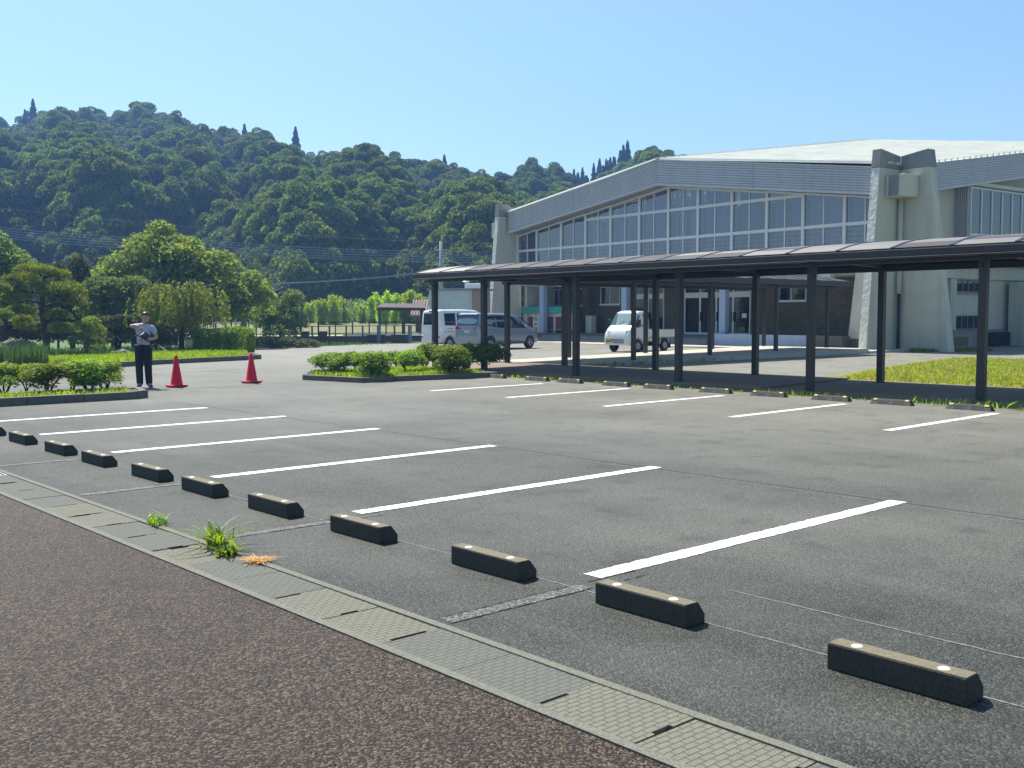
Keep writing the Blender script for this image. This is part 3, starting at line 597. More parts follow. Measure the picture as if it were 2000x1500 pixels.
# corrugated fascia (ribs run along the length)
def fascia(p0,p1,zb0,zt0,zb1,zt1,out,seams):
    P0=Vector((*p0,0)); P1=Vector((*p1,0)); O=Vector((*out,0)); n=10; b=MB(); prof=[]
    for i in range(n):
        prof+=[(i/n,-.02),(i/n+.014,.04),((i+1)/n-.036,.03),((i+1)/n-.03,-.02)]
    prof.append((1,0)); i0=len(b.v)
    for s,o in prof:
        b.v.append(tuple(P0+O*o+Vector((0,0,zb0+(zt0-zb0)*s)))); b.v.append(tuple(P1+O*o+Vector((0,0,zb1+(zt1-zb1)*s))))
    for k in range(len(prof)-1): b.f.append((2*k,2*k+1,2*k+3,2*k+2))
    # backing
    B=-O*.12
    b.quad(P0+B+Vector((0,0,zb0)),P1+B+Vector((0,0,zb1)),P1+B+Vector((0,0,zt1)),P0+B+Vector((0,0,zt0)))
    gb('fascia_panel',M['siding'],b)
    b=MB(); b.extrude([P0+O*.045+Vector((0,0,zb0-.05)),P1+O*.045+Vector((0,0,zb1-.05)),P1+O*.045+Vector((0,0,zb1+.03)),P0+O*.045+Vector((0,0,zb0+.03))],-O*.2); gb('fascia_edge_trim',M['siding'],b)
    b=MB(); b.extrude([P0+O*.06+Vector((0,0,zt0-.02)),P1+O*.06+Vector((0,0,zt1-.02)),P1+O*.06+Vector((0,0,zt1+.05)),P0+O*.06+Vector((0,0,zt0+.05))],-O*.25); gb('eave_cap',M['siding'],b)
def lerp(a,b,t): return a+(b-a)*t
for (xa,xb) in ((XL,-19.9),(-19.9,XM),(XM,-6.5),(-6.5,.45)):
    f=lambda x:1-abs(x-XM)/13.2
    fascia((xa+.012,-1),(xb-.012,-1),6.85+1.72*f(xa),7.98+1.87*f(xa),6.85+1.72*f(xb),7.98+1.87*f(xb),(0,-1),0)
sl=.147
for ya,yb in ((.2,6),(6,12),(12,18)):
    fascia((1.0,ya),(1.0,yb),6.82+sl*ya,7.98+sl*ya,6.82+sl*yb,7.98+sl*yb,(1,0),0)
for ya,yb in ((18,24),(24,30),(30,36)):
    q=lambda y:36-y
    fascia((1.0,ya),(1.0,yb),6.82+sl*q(ya),7.98+sl*q(ya),6.82+sl*q(yb),7.98+sl*q(yb),(1,0),0)
# roof: four warped quarters; ribs run from the front-back ridge to the side eaves
ZC=12.72
def zside(y): 
    q=y if y<18 else 36-y; return 8.03+sl*q
def zridge(y):
    q=min(max(y+1,0),19) if y<18 else min(max(37-y,0),19); return 9.88+(ZC-9.88)*q/19
npan=36
def roofpanel(y0,y1,side):
    xe=1.05 if side>0 else XM*2-1.05
    b=MB(); S_=[]
    prof=[(0,0),(.04,.0),(.07,.11),(.17,.11),(.20,0),(1,0)]
    n=5
    for s,h in prof:
        y=y0+(y1-y0)*s
        for i in range(n+1):
            t=i/n; x=XM+(xe-XM)*t
            # front quarter plane bends with the gabled front
            z=lerp(zridge(y),zside(max(y,0)),t)+h
            S_.append((x,y,z))
    b.v=S_
    for k in range(len(prof)-1):
        for i in range(n): a=k*(n+1)+i; b.f.append((a,a+1,a+n+2,a+n+1))
    return b
ps=37/(npan*2)
for i in range(npan*2):
    y0=-1+i*ps
    gb('roof_panel',M['roof'],roofpanel(y0,y0+ps+.001,1))
b=MB()
for i in range(36): q=roofpanel(-1+i*37/36,-1+(i+1)*37/36,-1); k=len(b.v); b.v+=q.v; b.f+=[tuple(k+j for j in f) for f in q.f]
tagit(gb('roof_far_side',M['roof'],b),kind='stuff')
# dark vent gap under the ridge steps
gb('ridge_cap',M['roof'],MB().extrude([(XM-.15,-1.05,9.93),(XM+.15,-1.05,9.93),(XM+.15,18,ZC+.08),(XM-.15,18,ZC+.08)],(0,0,.05)))
# soffits
b=MB()
for xa,xb in ((XL,XM),(XM,.45)): b.quad((xa,-.98,zfb(xa)-.03),(xb,-.98,zfb(xb)-.03),(xb,.15,zfb(xb)-.03),(xa,.15,zfb(xa)-.03))
b.quad((.0,0,6.84),(.98,0,6.84),(.98,18,6.84+sl*18),(.0,18,6.84+sl*18)); b.quad((.0,36,6.84),(.98,36,6.84),(.98,18,6.84+sl*18),(.0,18,6.84+sl*18))
gb('soffit',M['cap'],b)
# body walls (side, back, left) and inner box
def wallpoly(name,mt,pts,d): return gb(name,mt,MB().extrude(pts,d))
wallpoly('side_wall',M['plaster'],[(0,.3,3.9),(0,D,3.9),(0,D,6.95),(0,18,6.82+sl*18+.1),(0,.3,6.95)],(-.25,0,0))
wallpoly('left_wall',M['plaster'],[(XL,.3,0),(XL,D,0),(XL,D,6.95),(XL,18,6.82+sl*18+.1),(XL,.3,6.95)],(.25,0,0))
wallpoly('back_wall',M['plaster'],[(XL,D,0),(0,D,0),(0,D,6.9),(XM,D,8.6),(XL,D,6.9)],(0,-.25,0))
# upper front: spandrel band, window wall
gb('spandrel_beam',M['bluewhite'],MB().box(-26.3,.0,-.12,.5,3.48,4.42))
gb('spandrel_ledge',M['bluewhite'],MB().box(-26.3,.0,-.2,.0,4.36,4.46))
gb('soffit_slab',M['plaster'],MB().box(-26.3,0,.5,2.9,3.42,3.6))
gb('hall_floor',M['floor_in'],MB().box(-26,-.3,.5,14,3.9,4.1))
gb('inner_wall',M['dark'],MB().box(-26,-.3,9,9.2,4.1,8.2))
MX=[(-25.75)+i*2.155 for i in range(13)]; MX[-1]=.1; MX=[-25.75+i*(25.55/12*1.0) for i in range(12)]+[-.25]
MX=[-26.6, -24.63, -22.22, -19.97, -17.76, -15.4, -13.15, -10.99, -8.67, -6.44, -4.28, -1.97, 0.18]
def ztop(x): return 6.80+1.74*(1-abs(x-XM)/13.1)
Z0,Z1,Z2=4.46,5.72,7.25
for i in range(len(MX)-1):
    xa,xb=MX[i],MX[i+1]; xc=(xa+xb)/2
    fr=MB(); fw=.075
    fr.extrude([(xa-fw,-.06,Z0),(xa+fw,-.06,Z0),(xa+fw,-.06,ztop(xa+fw)),(xa-fw,-.06,ztop(xa-fw))],(0,.16,0))
    if i==len(MX)-2: fr.extrude([(xb-fw,-.06,Z0),(xb+fw,-.06,Z0),(xb+fw,-.06,ztop(xb)),(xb-fw,-.06,ztop(xb))],(0,.16,0))
    fr.extrude([(xc-.028,-.02,Z0+.05),(xc+.028,-.02,Z0+.05),(xc+.028,-.02,ztop(xc)),(xc-.028,-.02,ztop(xc))],(0,.08,0))
    fr.box(xa+fw+.002,xb-fw-.002,-.04,.08,Z0,Z0+.09)
    for zt in (Z1,Z2):
        if zt<min(ztop(xa),ztop(xb))-.1: fr.box(xa+fw+.002,xb-fw-.002,-.045,.075,zt-.075,zt+.075)
    zz=sorted([ztop(xa),ztop(xb)])
    fr.extrude([(xa+fw+.002,-.05,ztop(xa)-.1),(xb-fw-.002,-.05,ztop(xb)-.1),(xb-fw-.002,-.05,ztop(xb)),(xa+fw+.002,-.05,ztop(xa))],(0,.13,0))
    W_=gb('window',M['whiteframe'],fr)
    for (pa,pb) in ((xa+fw,xc-.03),(xc+.03,xb-fw)):
        lv=[Z0+.09]+[z for z in (Z1,Z2) if z<min(ztop(pa),ztop(pb))-.15]
        for q,z in enumerate(lv):
            za=z+(.075 if q else 0); 
            if q+1<len(lv): zb=[lv[q+1]-.075]*2
            else: zb=[ztop(pa)-.1,ztop(pb)-.1]
            p=MB(); dy=.02+random.Random(i*7+q).uniform(-.006,.006)
            p.quad((pa,dy,za),(pb,dy+random.Random(i+q*3).uniform(-.004,.004),za),(pb,dy,zb[1]),(pa,dy,zb[0])); p.build('pane',M['glass'],W_)
    # curtain behind, pleated
    cu=MB(); rr=random.Random(i*13); n=44; top=lambda x:ztop(x)-.12
    for (ca,cb) in ((xa+.1,xb-.1),):
        for k in range(n):
            x0_=lerp(ca,cb,k/n); x1_=lerp(ca,cb,(k+1)/n)
            if rr.random()<.05 or (i in(3,6,9) and 18<k<24) : continue
            y0_=.45+.05*math.sin(k*1.9+i); y1_=.45+.05*math.sin((k+1)*1.9+i)
            cu.quad((x0_,y0_,Z0+.05),(x1_,y1_,Z0+.05),(x1_,y1_,top(x1_)),(x0_,y0_,top(x0_)))
    cu.build('curtain',M[('curtain','curtain_c','curtain','curtain_b','curtain','curtain','curtain_b','curtain','curtain_c','curtain','curtain_b','curtain')[i]],W_)
    ra=MB()
    for q in range(5): ra.tube([(xa,.24,4.62+q*.22),(xb,.24,4.62+q*.22)],.014,5)
    for q in range(4): ra.tube([(xa+(q+.5)*(xb-xa)/4,.25,4.46),(xa+(q+.5)*(xb-xa)/4,.25,5.6)],.012,5)
    ra.build('safety_rail',M['whiteframe'],W_)
# walls left/right of glazing
gb('corner_wall',M['plaster'],MB().box(-27.2,MX[0]-.08,-.02,.3,0,6.9))
gb('corner_wall',M['plaster'],MB().box(MX[-1]+.08,.6,-.02,.3,3.3,6.95))
gb('gable_head',M['plaster'],MB().extrude([(XL,.1,6.75),(0,.1,6.75),(0,.1,6.9),(XM,.1,8.6),(XL,.1,6.9)],(0,.1,0)) if False else MB().extrude([(XL,.12,6.80),(XM,.12,8.53),(.3,.12,6.80),(.3,.12,6.95),(XM,.12,8.68),(XL,.12,6.95)],(0,.1,0)))
# --- ground floor, recessed
gb('brick_wall',M['brick'],MB().box(-26.4,-18.55,2.5,2.7,.5,3.5))
gb('brick_wall',M['brick'],MB().box(-15.85,-14.35,2.45,2.7,.5,3.5))
gb('brick_wall',M['brick'],MB().box(-9.45,-.0,2.5,2.7,.5,3.5))
gb('brick_return',M['brick'],MB().box(-22.45,-21.9,1.9,2.5,.5,3.5))
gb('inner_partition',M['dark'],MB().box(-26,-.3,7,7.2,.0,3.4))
gb('porch_floor',M['conc'],MB().box(-26.3,.2,-.35,2.5,.0,.5))
gb('entrance_hall_floor',M['floor_in'],MB().box(-26.3,.2,2.7,7,.1,.5))
gb('plinth',M['bluewhite'],MB().box(-9.3,-1.6,-.6,-.353,.0,.62))
st=MB()
for i in range(3): st.box(-23.3,-9.4,-.352-.32*(3-i),-.352-.32*(2-i),0,.125*(i+1)) 
gb('steps',M['cap'],st)
lit=MB(); lit.box(-24.3,-23.4,-1.2,-.4,0,.25); gb('column_base',M['rust'],lit)
for x in (-24.0,-16.5,-9.15):
    gb('column',M['column'],MB().box(x-.21,x+.21,-.16,.16,.0 if x!=-9.15 else .5,3.475),bevel=.02)
gb('beam_stub',M['bluewhite'],MB().box(-2.95,-2.35,-.5,-.13,3.15,4.2))
gb('bench_planter',M['conc'],MB().box(-2.9,-1.3,-1.0,-.4,0,.62),bevel=.02)
def small_window(xa,xb,za,zb,y=2.44,mull=1,sill=True,name='window'):
    f=MB(); w_=.05
    f.box(xa,xa+w_,y-.02,y+.05,za,zb); f.box(xb-w_,xb,y-.02,y+.05,za,zb); f.box(xa+w_,xb-w_,y-.02,y+.05,za,za+w_); f.box(xa+w_,xb-w_,y-.02,y+.05,zb-w_,zb)
    for k in range(mull): x=xa+(xb-xa)*(k+1)/(mull+1); f.box(x-.025,x+.025,y-.015,y+.045,za+w_,zb-w_)
    if sill: f.box(xa-.06,xb+.06,y-.08,y-.022,za-.06,za)
    o=gb(name,M['whiteframe'],f)
    for k in range(mull+1):
        a=xa+(xb-xa)*k/(mull+1)+.026; b_=xa+(xb-xa)*(k+1)/(mull+1)-.026
        MB().quad((a,y+.01,za+w_),(b_,y+.012,za+w_),(b_,y+.01,zb-w_),(a,y+.012,zb-w_)).build('pane',M['carglass'],o)
    MB().box(xa+.02,xb-.02,y+.052,y+.056,za+.02,zb-.02).build('dark_room',M['dark'],o)
    return o
for xa,xb in ((-28+.1,-26.1),): pass
small_window(-25.9,-24.9,2.2,3.3); small_window(-24.3,-22.95,2.2,3.3); small_window(-21.35,-19.6,2.25,3.35); small_window(-7.75,-5.9,2.3,3.3)
def door(xa,xb,za,zb,leaves_,y=2.5,trans=True):
    f=MB(); w_=.07
    f.box(xa,xa+w_,y-.03,y+.05,za,zb); f.box(xb-w_,xb,y-.03,y+.05,za,zb); f.box(xa+w_,xb-w_,y-.03,y+.05,zb-w_,zb)
    zt=2.62; f.box(xa+w_,xb-w_,y-.04,y+.05,2.55,2.85)
    f.box(xa+w_,xb-w_,y-.03,y+.05,za,za+.12)
    for k in range(1,leaves_): x=xa+(xb-xa)*k/leaves_; f.box(x-.06,x+.06,y-.03,y+.05,za+.12,2.55); f.box(x-.03,x+.03,y-.03,y+.05,2.85,zb-w_)
    o=gb('door',M['whiteframe'],f)
    for k in range(leaves_):
        a=xa+(xb-xa)*k/leaves_+.06; b_=xa+(xb-xa)*(k+1)/leaves_-.06
        MB().quad((a,y+.01,za+.12),(b_,y+.015,za+.12),(b_,y+.01,2.55),(a,y+.01,2.55)).build('pane',M['carglass'],o)
        MB().quad((a,y+.01,2.85),(b_,y+.015,2.85),(b_,y+.01,zb-w_),(a,y+.01,zb-w_)).build('pane',M['carglass'],o)
    for k in range(1,leaves_):
        x=xa+(xb-xa)*k/leaves_; MB().box(x-.11,x-.06,y-.09,y-.031,1.25,1.75).build('handle',M['blackpl'],o); MB().box(x+.06,x+.11,y-.09,y-.031,1.25,1.75).build('handle',M['blackpl'],o)
    return o
door(-18.5,-15.9,.5,3.42,2); door(-14.3,-9.5,.5,3.42,4)
# things seen inside the entrance
# right pylon and its mirror
def pylon(mir):
    X=(lambda x:x) if not mir else (lambda x:2*XM-x)
    def V3(x,y,z): return (X(x),y,z)
    # fin B towards the lot (thickness .37)
    b=MB(); b.extrude([V3(.43,.0,0),V3(.43,-2.26,0),V3(.43,-1.52,7.88),V3(.43,.0,7.88)],(X(.8)-X(.43),0,0)); gb('pylon_fin',M['plaster'],b,bevel=.015)
    b=MB(); b.extrude([V3(.425,-2.262,.02),V3(.805,-2.262,.02),V3(.805,-1.522,7.86),V3(.425,-1.522,7.86)],(0,-.012,0)); gb('sunlit_rough_edge',M['plaster_sunlit'],b)
    b=MB(); b.extrude([V3(.40,.0,7.885),V3(.40,-1.55,7.885),V3(.40,-1.47,8.66),V3(.40,.0,8.45)],(X(.83)-X(.40),0,0)); gb('pylon_cap',M['cap'],b,bevel=.015)
    # fin A along the front
    b=MB(); b.extrude([V3(.81,0,0),V3(3.25,0,0),V3(2.2,0,7.88),V3(.81,0,7.88)],(0,.5,0)); gb('pylon_fin',M['plaster'],b,bevel=.015)
    b=MB(); b.extrude([V3(.84,-.02,7.885),V3(2.23,-.02,7.885),V3(2.11,-.02,8.64),V3(.84,-.02,8.46)],(0,.54,0)); gb('pylon_cap',M['cap'],b,bevel=.015)
    b=MB(); x0,x1=sorted((X(.83),X(1.75))); b.box(x0,x1,-1.12,-.05,6.62,7.55); gb('gutter_box',M['plaster'],b,bevel=.02)
    b=MB(); x0,x1=sorted((X(1.0),X(1.45))); 
    b.box(x0,x1,-1.15,-1.122,6.66,7.52); gb('gutter_box_panel',M['cap'],b)
    b=MB(); b.tube([V3(1.0,-.2,6.62),V3(1.0,-.2,2.5)],.10,12); gb('downpipe',M['plaster'],b,smooth=True)
    b=MB(); b.tube([V3(1.0,-.2,2.5),V3(1.0,-.2,.1)],.075,12); gb('downpipe_foot',M['blackpl'],b,smooth=True)
    b=MB(); b.tube([V3(1.6,-.03,6.62),V3(1.6,-.03,.6)],.02,6); 
pylon(False); pylon(True)
# buttress seen below, left of the right pylon
gb('low_buttress',M['plaster'],MB().extrude([(-1.55,-.3,.0),(-.55,-.3,.0),(-.55,-.3,3.47),(-1.15,-.3,3.47)],(0,.6,0)),bevel=.015)
# --- right side: window bay, beams, lower windows
gb('side_lower_wall',M['plaster'],MB().box(-.25,0,.52,30,.0,3.3))
gb('side_beam',M['plaster'],MB().box(-.2,.25,.52,30,3.3,3.92))
gb('side_plinth',M['cap'],MB().box(.002,.12,5.2,30,0,.85))
gb('side_pier',M['plaster'],MB().box(.003,.2,5.35,5.85,.85,3.29))
sb=MB()
for i in range(7): sb.box(.02+i*.1,.08+i*.1,5.78,5.84,4.15,7.62)
sb.box(.01,.72,5.845,5.88,4.15,7.62); gb('bay_side_panel',M['siding'],sb)
gb('bay_roof',M['plaster'],MB().box(.0,.95,5.76,30,7.64,7.8)); gb('bay_floor',M['plaster'],MB().box(.0,.95,5.76,30,3.98,4.15))
for k in range(9):
    ya=5.92+k*1.9; yb=ya+1.9; f=MB()
    for y in (ya,(ya+yb)/2): f.box(.68,.76,y,y+.07,4.2,7.6)
    f.box(.68,.75,ya+.072,yb,5.3,5.42); f.box(.68,.75,ya+.072,yb,4.2,4.28); f.box(.68,.75,ya+.072,yb,7.52,7.6)
    W_=gb('bay_window',M['whiteframe'],f)
    for (z0,z1) in ((4.28,5.3),(5.42,7.52)):
        for y in (ya,(ya+yb)/2): MB().quad((.71,y+.07,z0),(.712,y+.95,z0),(.71,y+.95,z1),(.71,y+.07,z1)).build('pane',M['glass'],W_)
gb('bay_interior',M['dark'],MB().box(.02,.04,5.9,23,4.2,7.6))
for z0,z1 in ((.85,1.55),(2.65,3.25)):
    f=MB(); f.box(.005,.06,6.05,6.1,z0,z1); f.box(.005,.06,8.2,8.25,z0,z1)
    for k in (1,2,3): f.box(.005,.05,6.05+k*.54,6.09+k*.54,z0+.05,z1-.05)
    f.box(.005,.06,6.101,8.199,z0,z0+.05); f.box(.005,.06,6.101,8.199,z1-.05,z1); f.box(.005,.12,6.0,8.3,z0-.06,z0-.001)
    W_=gb('window',M['cap'],f); MB().box(.004,.02,6.1,8.2,z0+.05,z1-.05).build('pane',M['carglass'],W_)
gb('side_wing',M['plaster'],MB().box(.26,2.6,10.6,30,.0,3.2)); gb('side_wing_plinth',M['cap'],MB().box(2.602,2.7,9.9,30,0,.8)); gb('side_opening',M['crack'],MB().box(.13,.5,8.8,10.4,.05,.7))
# ---- notice board, locker, planter shrub
def loc(x,y,z): v=gym.matrix_basis@Vector((x,y,z)); return v
gz=math.atan2(ex.y,ex.x)
nb=thing('notice_board',loc(-24.15,.45,0),'cream notice board with a teal canopy and maroon pin boards beside the hall steps','notice board',rz=gz)
MB().extrude([(-2.45,-.22,1.75),(2.5,-.22,1.75),(2.5,-.22,2.12),(-2.45,-.22,2.12)],(0,.5,.10)).build('canopy',M['teal'],nb)
f=MB(); f.box(-2.35,2.4,.0,.06,.68,1.74)
f.build('back_panel',M['cream'],nb)
for x in (-2.35,-.75,-.05,.75,2.3): MB().box(x-.05,x+.05,-.06,.0,.5,1.73).build('post',M['cream'],nb)
for a,b_,mm in ((-2.2,-1.45,'maroon'),(.05,.7,'maroon'),(.85,1.5,'maroon'),(1.55,2.2,'maroon')): MB().box(a,b_,-.02,-.001,.72,1.5).build('pin_board',M[mm],nb)
MB().box(-1.4,-.82,-.05,-.002,.4,1.7).build('poster_panel',M['paper'],nb); MB().box(-1.33,-.9,-.056,-.051,1.25,1.5).build('poster',M['pinkpaper'],nb); MB().box(-1.33,-.9,-.056,-.051,.6,.85).build('poster',M['pinkpaper'],nb)
MB().box(-1.25,-.98,-.056,-.051,.95,1.1).build('poster',M['cap'],nb)
b=MB()
for i in range(4): b.box(-1.28+i*.09,-1.22+i*.09,-.056,-.051,1.58,1.64)
b.build('lettering',M['plate_ink'],nb)
lk=MB(); lk.box(-.27,.27,-.2,.2,0,1.05); lk.box(-.30,.30,-.22,.22,1.051,1.075); lk.box(-.25,.25,-.214,-.201,.04,1.0)
tagit(lk.build('metal_locker',M['cream'],None,bevel=.01),'narrow white steel locker against the brick wall beside the small truck','locker'); lo=bpy.data.objects['metal_locker']; lo.location=loc(-21.3,1.6,.5); lo.rotation_euler=(0,0,gz)
mb_=MB(); mb_.box(-.07,.07,-.01,.01,-.1,.1)
for x,z,mm,nm_ in ((-12.3,1.9,'paper','paper notice'),(-9.9,1.55,'paper','small paper notice')):
    o=MB().box(-.16,.16,-.006,.006,-.12,.12).build('paper_notice',M['paper']); o.location=loc(x,2.46,z); o.rotation_euler=(0,0,gz)
    tagit(o,'white paper notice taped %s'%('inside the left entrance door glass' if x<-11 else 'to the rightmost entrance glass panel'),'notice')
cb=MB(); cb.box(-.3,.3,-.2,.2,0,1.1); cb.box(-.32,.32,-.22,.22,1.101,1.13); o=cb.build('lit_cabinet',M['cream']); o.location=loc(-12.0,3.3,.5); o.rotation_euler=(0,0,gz); tagit(o,'cream cabinet standing inside the entrance behind the glass','cabinet')
b=MB(); b.lathe([(0,0),(.09,0),(.09,.02),(0,.02)],14,(0,0,0),ax='y'); o=b.build('wall_bell',M['cap']); o.location=loc(-7.7,2.47,1.75); o.rotation_euler=(0,0,gz); tagit(o,'small round white fitting on the brick wall right of the doors','fitting')

# ================================================================ CONES
def cone():
    t=thing('traffic_cone',(0,0,0),'','traffic cone','red traffic cones on the drive')
    b=MB(); b.box(-.19,.19,-.19,.19,.03,.055); b.build('base',M['cone'],t,bevel=.01)
    b=MB(); b.lathe([(.145,.055),(.135,.075),(.034,.70),(.028,.71),(0,.71)],24); b.build('cone_body',M['cone'],t,True)
    b=MB(); b.lathe([(.17,.0),(.22,.0),(.235,.03),(.17,.03)],12); b.build('weight_ring',M['rubber'],t)
    return t
pr=cone(); pr.location=(*(10.19, 22.6),0); pr['label']='red traffic cone nearer to the standing man'
o=copy_tree(pr); o.location=(*(12.12, 22.72),0); o.rotation_euler=(0,0,.5); o['label']='red traffic cone farther right, in front of the hedge corner'
# ================================================================ VEHICLES (x forward, y left, z up, origin centre on ground)
class Body:
    """lofted shell; st: x -> (zb, zbelt, zroof, wb, wm, wr)"""
    def __init__(s,st): s.st=sorted(st)
    def at(s,x):
        st=s.st
        if x<=st[0][0]: return st[0][1:]
        for a,b in zip(st[:-1],st[1:]):
            if x<=b[0]:
                t=(x-a[0])/max(1e-6,b[0]-a[0]); return tuple(p+(q-p)*t for p,q in zip(a[1:],b[1:]))
        return st[-1][1:]
    def ring(s,x):
        zb,zt,zr,wb,wm,wr=s.at(x); e=max(zr-zt,.01)
        return [(0,zb),(wb*.92,zb),(wb,zb+.05),(wm,zb+(zt-zb)*.35),(wm*1.005,zb+(zt-zb)*.6),(wm*.985,zt-.03),(wm*.965,zt),(lerp(wm*.955,wr,.5),zt+e*.5),(wr,zt+e*.86),(wr*.93,zt+e*.965),(wr*.75,zr),(wr*.4,zr+.012),(0,zr+.016)]
    def mesh(s,xs,mb):
        n=len(s.ring(xs[0])); i0=len(mb.v)
        for x in xs:
            r=s.ring(x); full=[(x,y,z) for y,z in r]+[(x,-y,z) for y,z in r[::-1][1:-1]]
            mb.v+=full
        N=2*n-2
        for k in range(len(xs)-1):
            for q in range(N): r=(q+1)%N; mb.f.append((i0+k*N+q,i0+k*N+r,i0+(k+1)*N+r,i0+(k+1)*N+q))
        mb.f.append(tuple(i0+q for q in range(N))); mb.f.append(tuple(i0+(len(xs)-1)*N+q for q in range(N))[::-1])
    def side(s,x,t,sgn,off=.006):
        """t 0 belt .. 1 roof edge"""
        zb,zt,zr,wb,wm,wr=s.at(x); e=zr-zt
        return (x,sgn*(lerp(wm*.965,wr,t/.86*.98 if t<.86 else 1)+off),zt+e*t)
    def low(s,x,z,sgn,off=.006):
        r=s.ring(x)
        for a,b in zip(r[1:7],r[2:7]):
            if a[1]<=z<=b[1]: k=(z-a[1])/max(1e-6,b[1]-a[1]); return (x,sgn*(a[0]+(b[0]-a[0])*k+off),z)
        return (x,sgn*(s.at(x)[4]+off),z)
def cut_arches(o,xs,r,zc,w):
    dg=None
    for x in xs:
        c=MB(); c.lathe([(0,-w),(r,-w),(r,w),(0,w)],28,(x,0,zc),ax='y'); co=link('cutter',c.mesh(),None)
        md=o.modifiers.new('b','BOOLEAN'); md.operation='DIFFERENCE'; md.object=co; md.solver='EXACT'
        bpy.context.view_layer.update(); dg=bpy.context.evaluated_depsgraph_get(); me=bpy.data.meshes.new_from_object(o.evaluated_get(dg)); o.modifiers.clear(); o.data=me; bpy.data.objects.remove(co)
def wheel(parent,x,y,r,w,spokes=True):
    s=1 if y>0 else -1
    t=MB(); t.lathe([(r*.62,-w/2),(r*.93,-w/2),(r,-w*.36),(r,w*.36),(r*.93,w/2),(r*.62,w/2),(r*.62,-w/2)],28,(0,0,0),ax='y'); W_=t.build('wheel',M['tyre'],parent,True); W_.location=(x,y,r)
    q=MB(); q.lathe([(r*.62,s*w*.44),(r*.60,s*w*.30),(r*.2,s*w*.34),(r*.16,s*w*.42),(0,s*w*.42)],24,(0,0,0),ax='y'); q.build('rim',M['rim'] if spokes else M['galv'],W_,True)
    if spokes:
        d=MB()
        for k in range(5):
            a=k*1.2566+.3; ca,sa=math.cos(a),math.sin(a); cb,sb_=math.cos(a+.42),math.sin(a+.42)
            d.extrude([(r*.26*ca,s*w*.36,r*.26*sa),(r*.55*ca,s*w*.345,r*.55*sa),(r*.55*cb,s*w*.345,r*.55*sb_),(r*.26*cb,s*w*.36,r*.26*sb_)],(0,s*.004,0))
        d.build('spoke_gaps',M['blackpl'],W_)
def patch(name,mt,parent,pts,thick=.006,out=None,**k):
    b=MB(); b.quad(*pts) if thick==0 else b.extrude(pts,out); return b.build(name,mt,parent,**k)
def sidewin(B,parent,sgn,corners,name='side_window',mt='carglass',n=6,off=.007,frame=True):
    """corners: polygon [(x,t)..]"""
    pts=[B.side(x,t,sgn,off) for x,t in corners]
    if frame:
        cx=sum(c[0] for c in corners)/len(corners); ct=sum(c[1] for c in corners)/len(corners)
        g_=[B.side(cx+(x-cx)*1.0+(.028 if x>cx else -.028),ct+(t-ct)*1.09,sgn,off-.004) for x,t in corners]; MB().quad(*g_).build('window_seal',M['blackpl'],parent)
    return MB().quad(*pts).build(name,M[mt],parent)
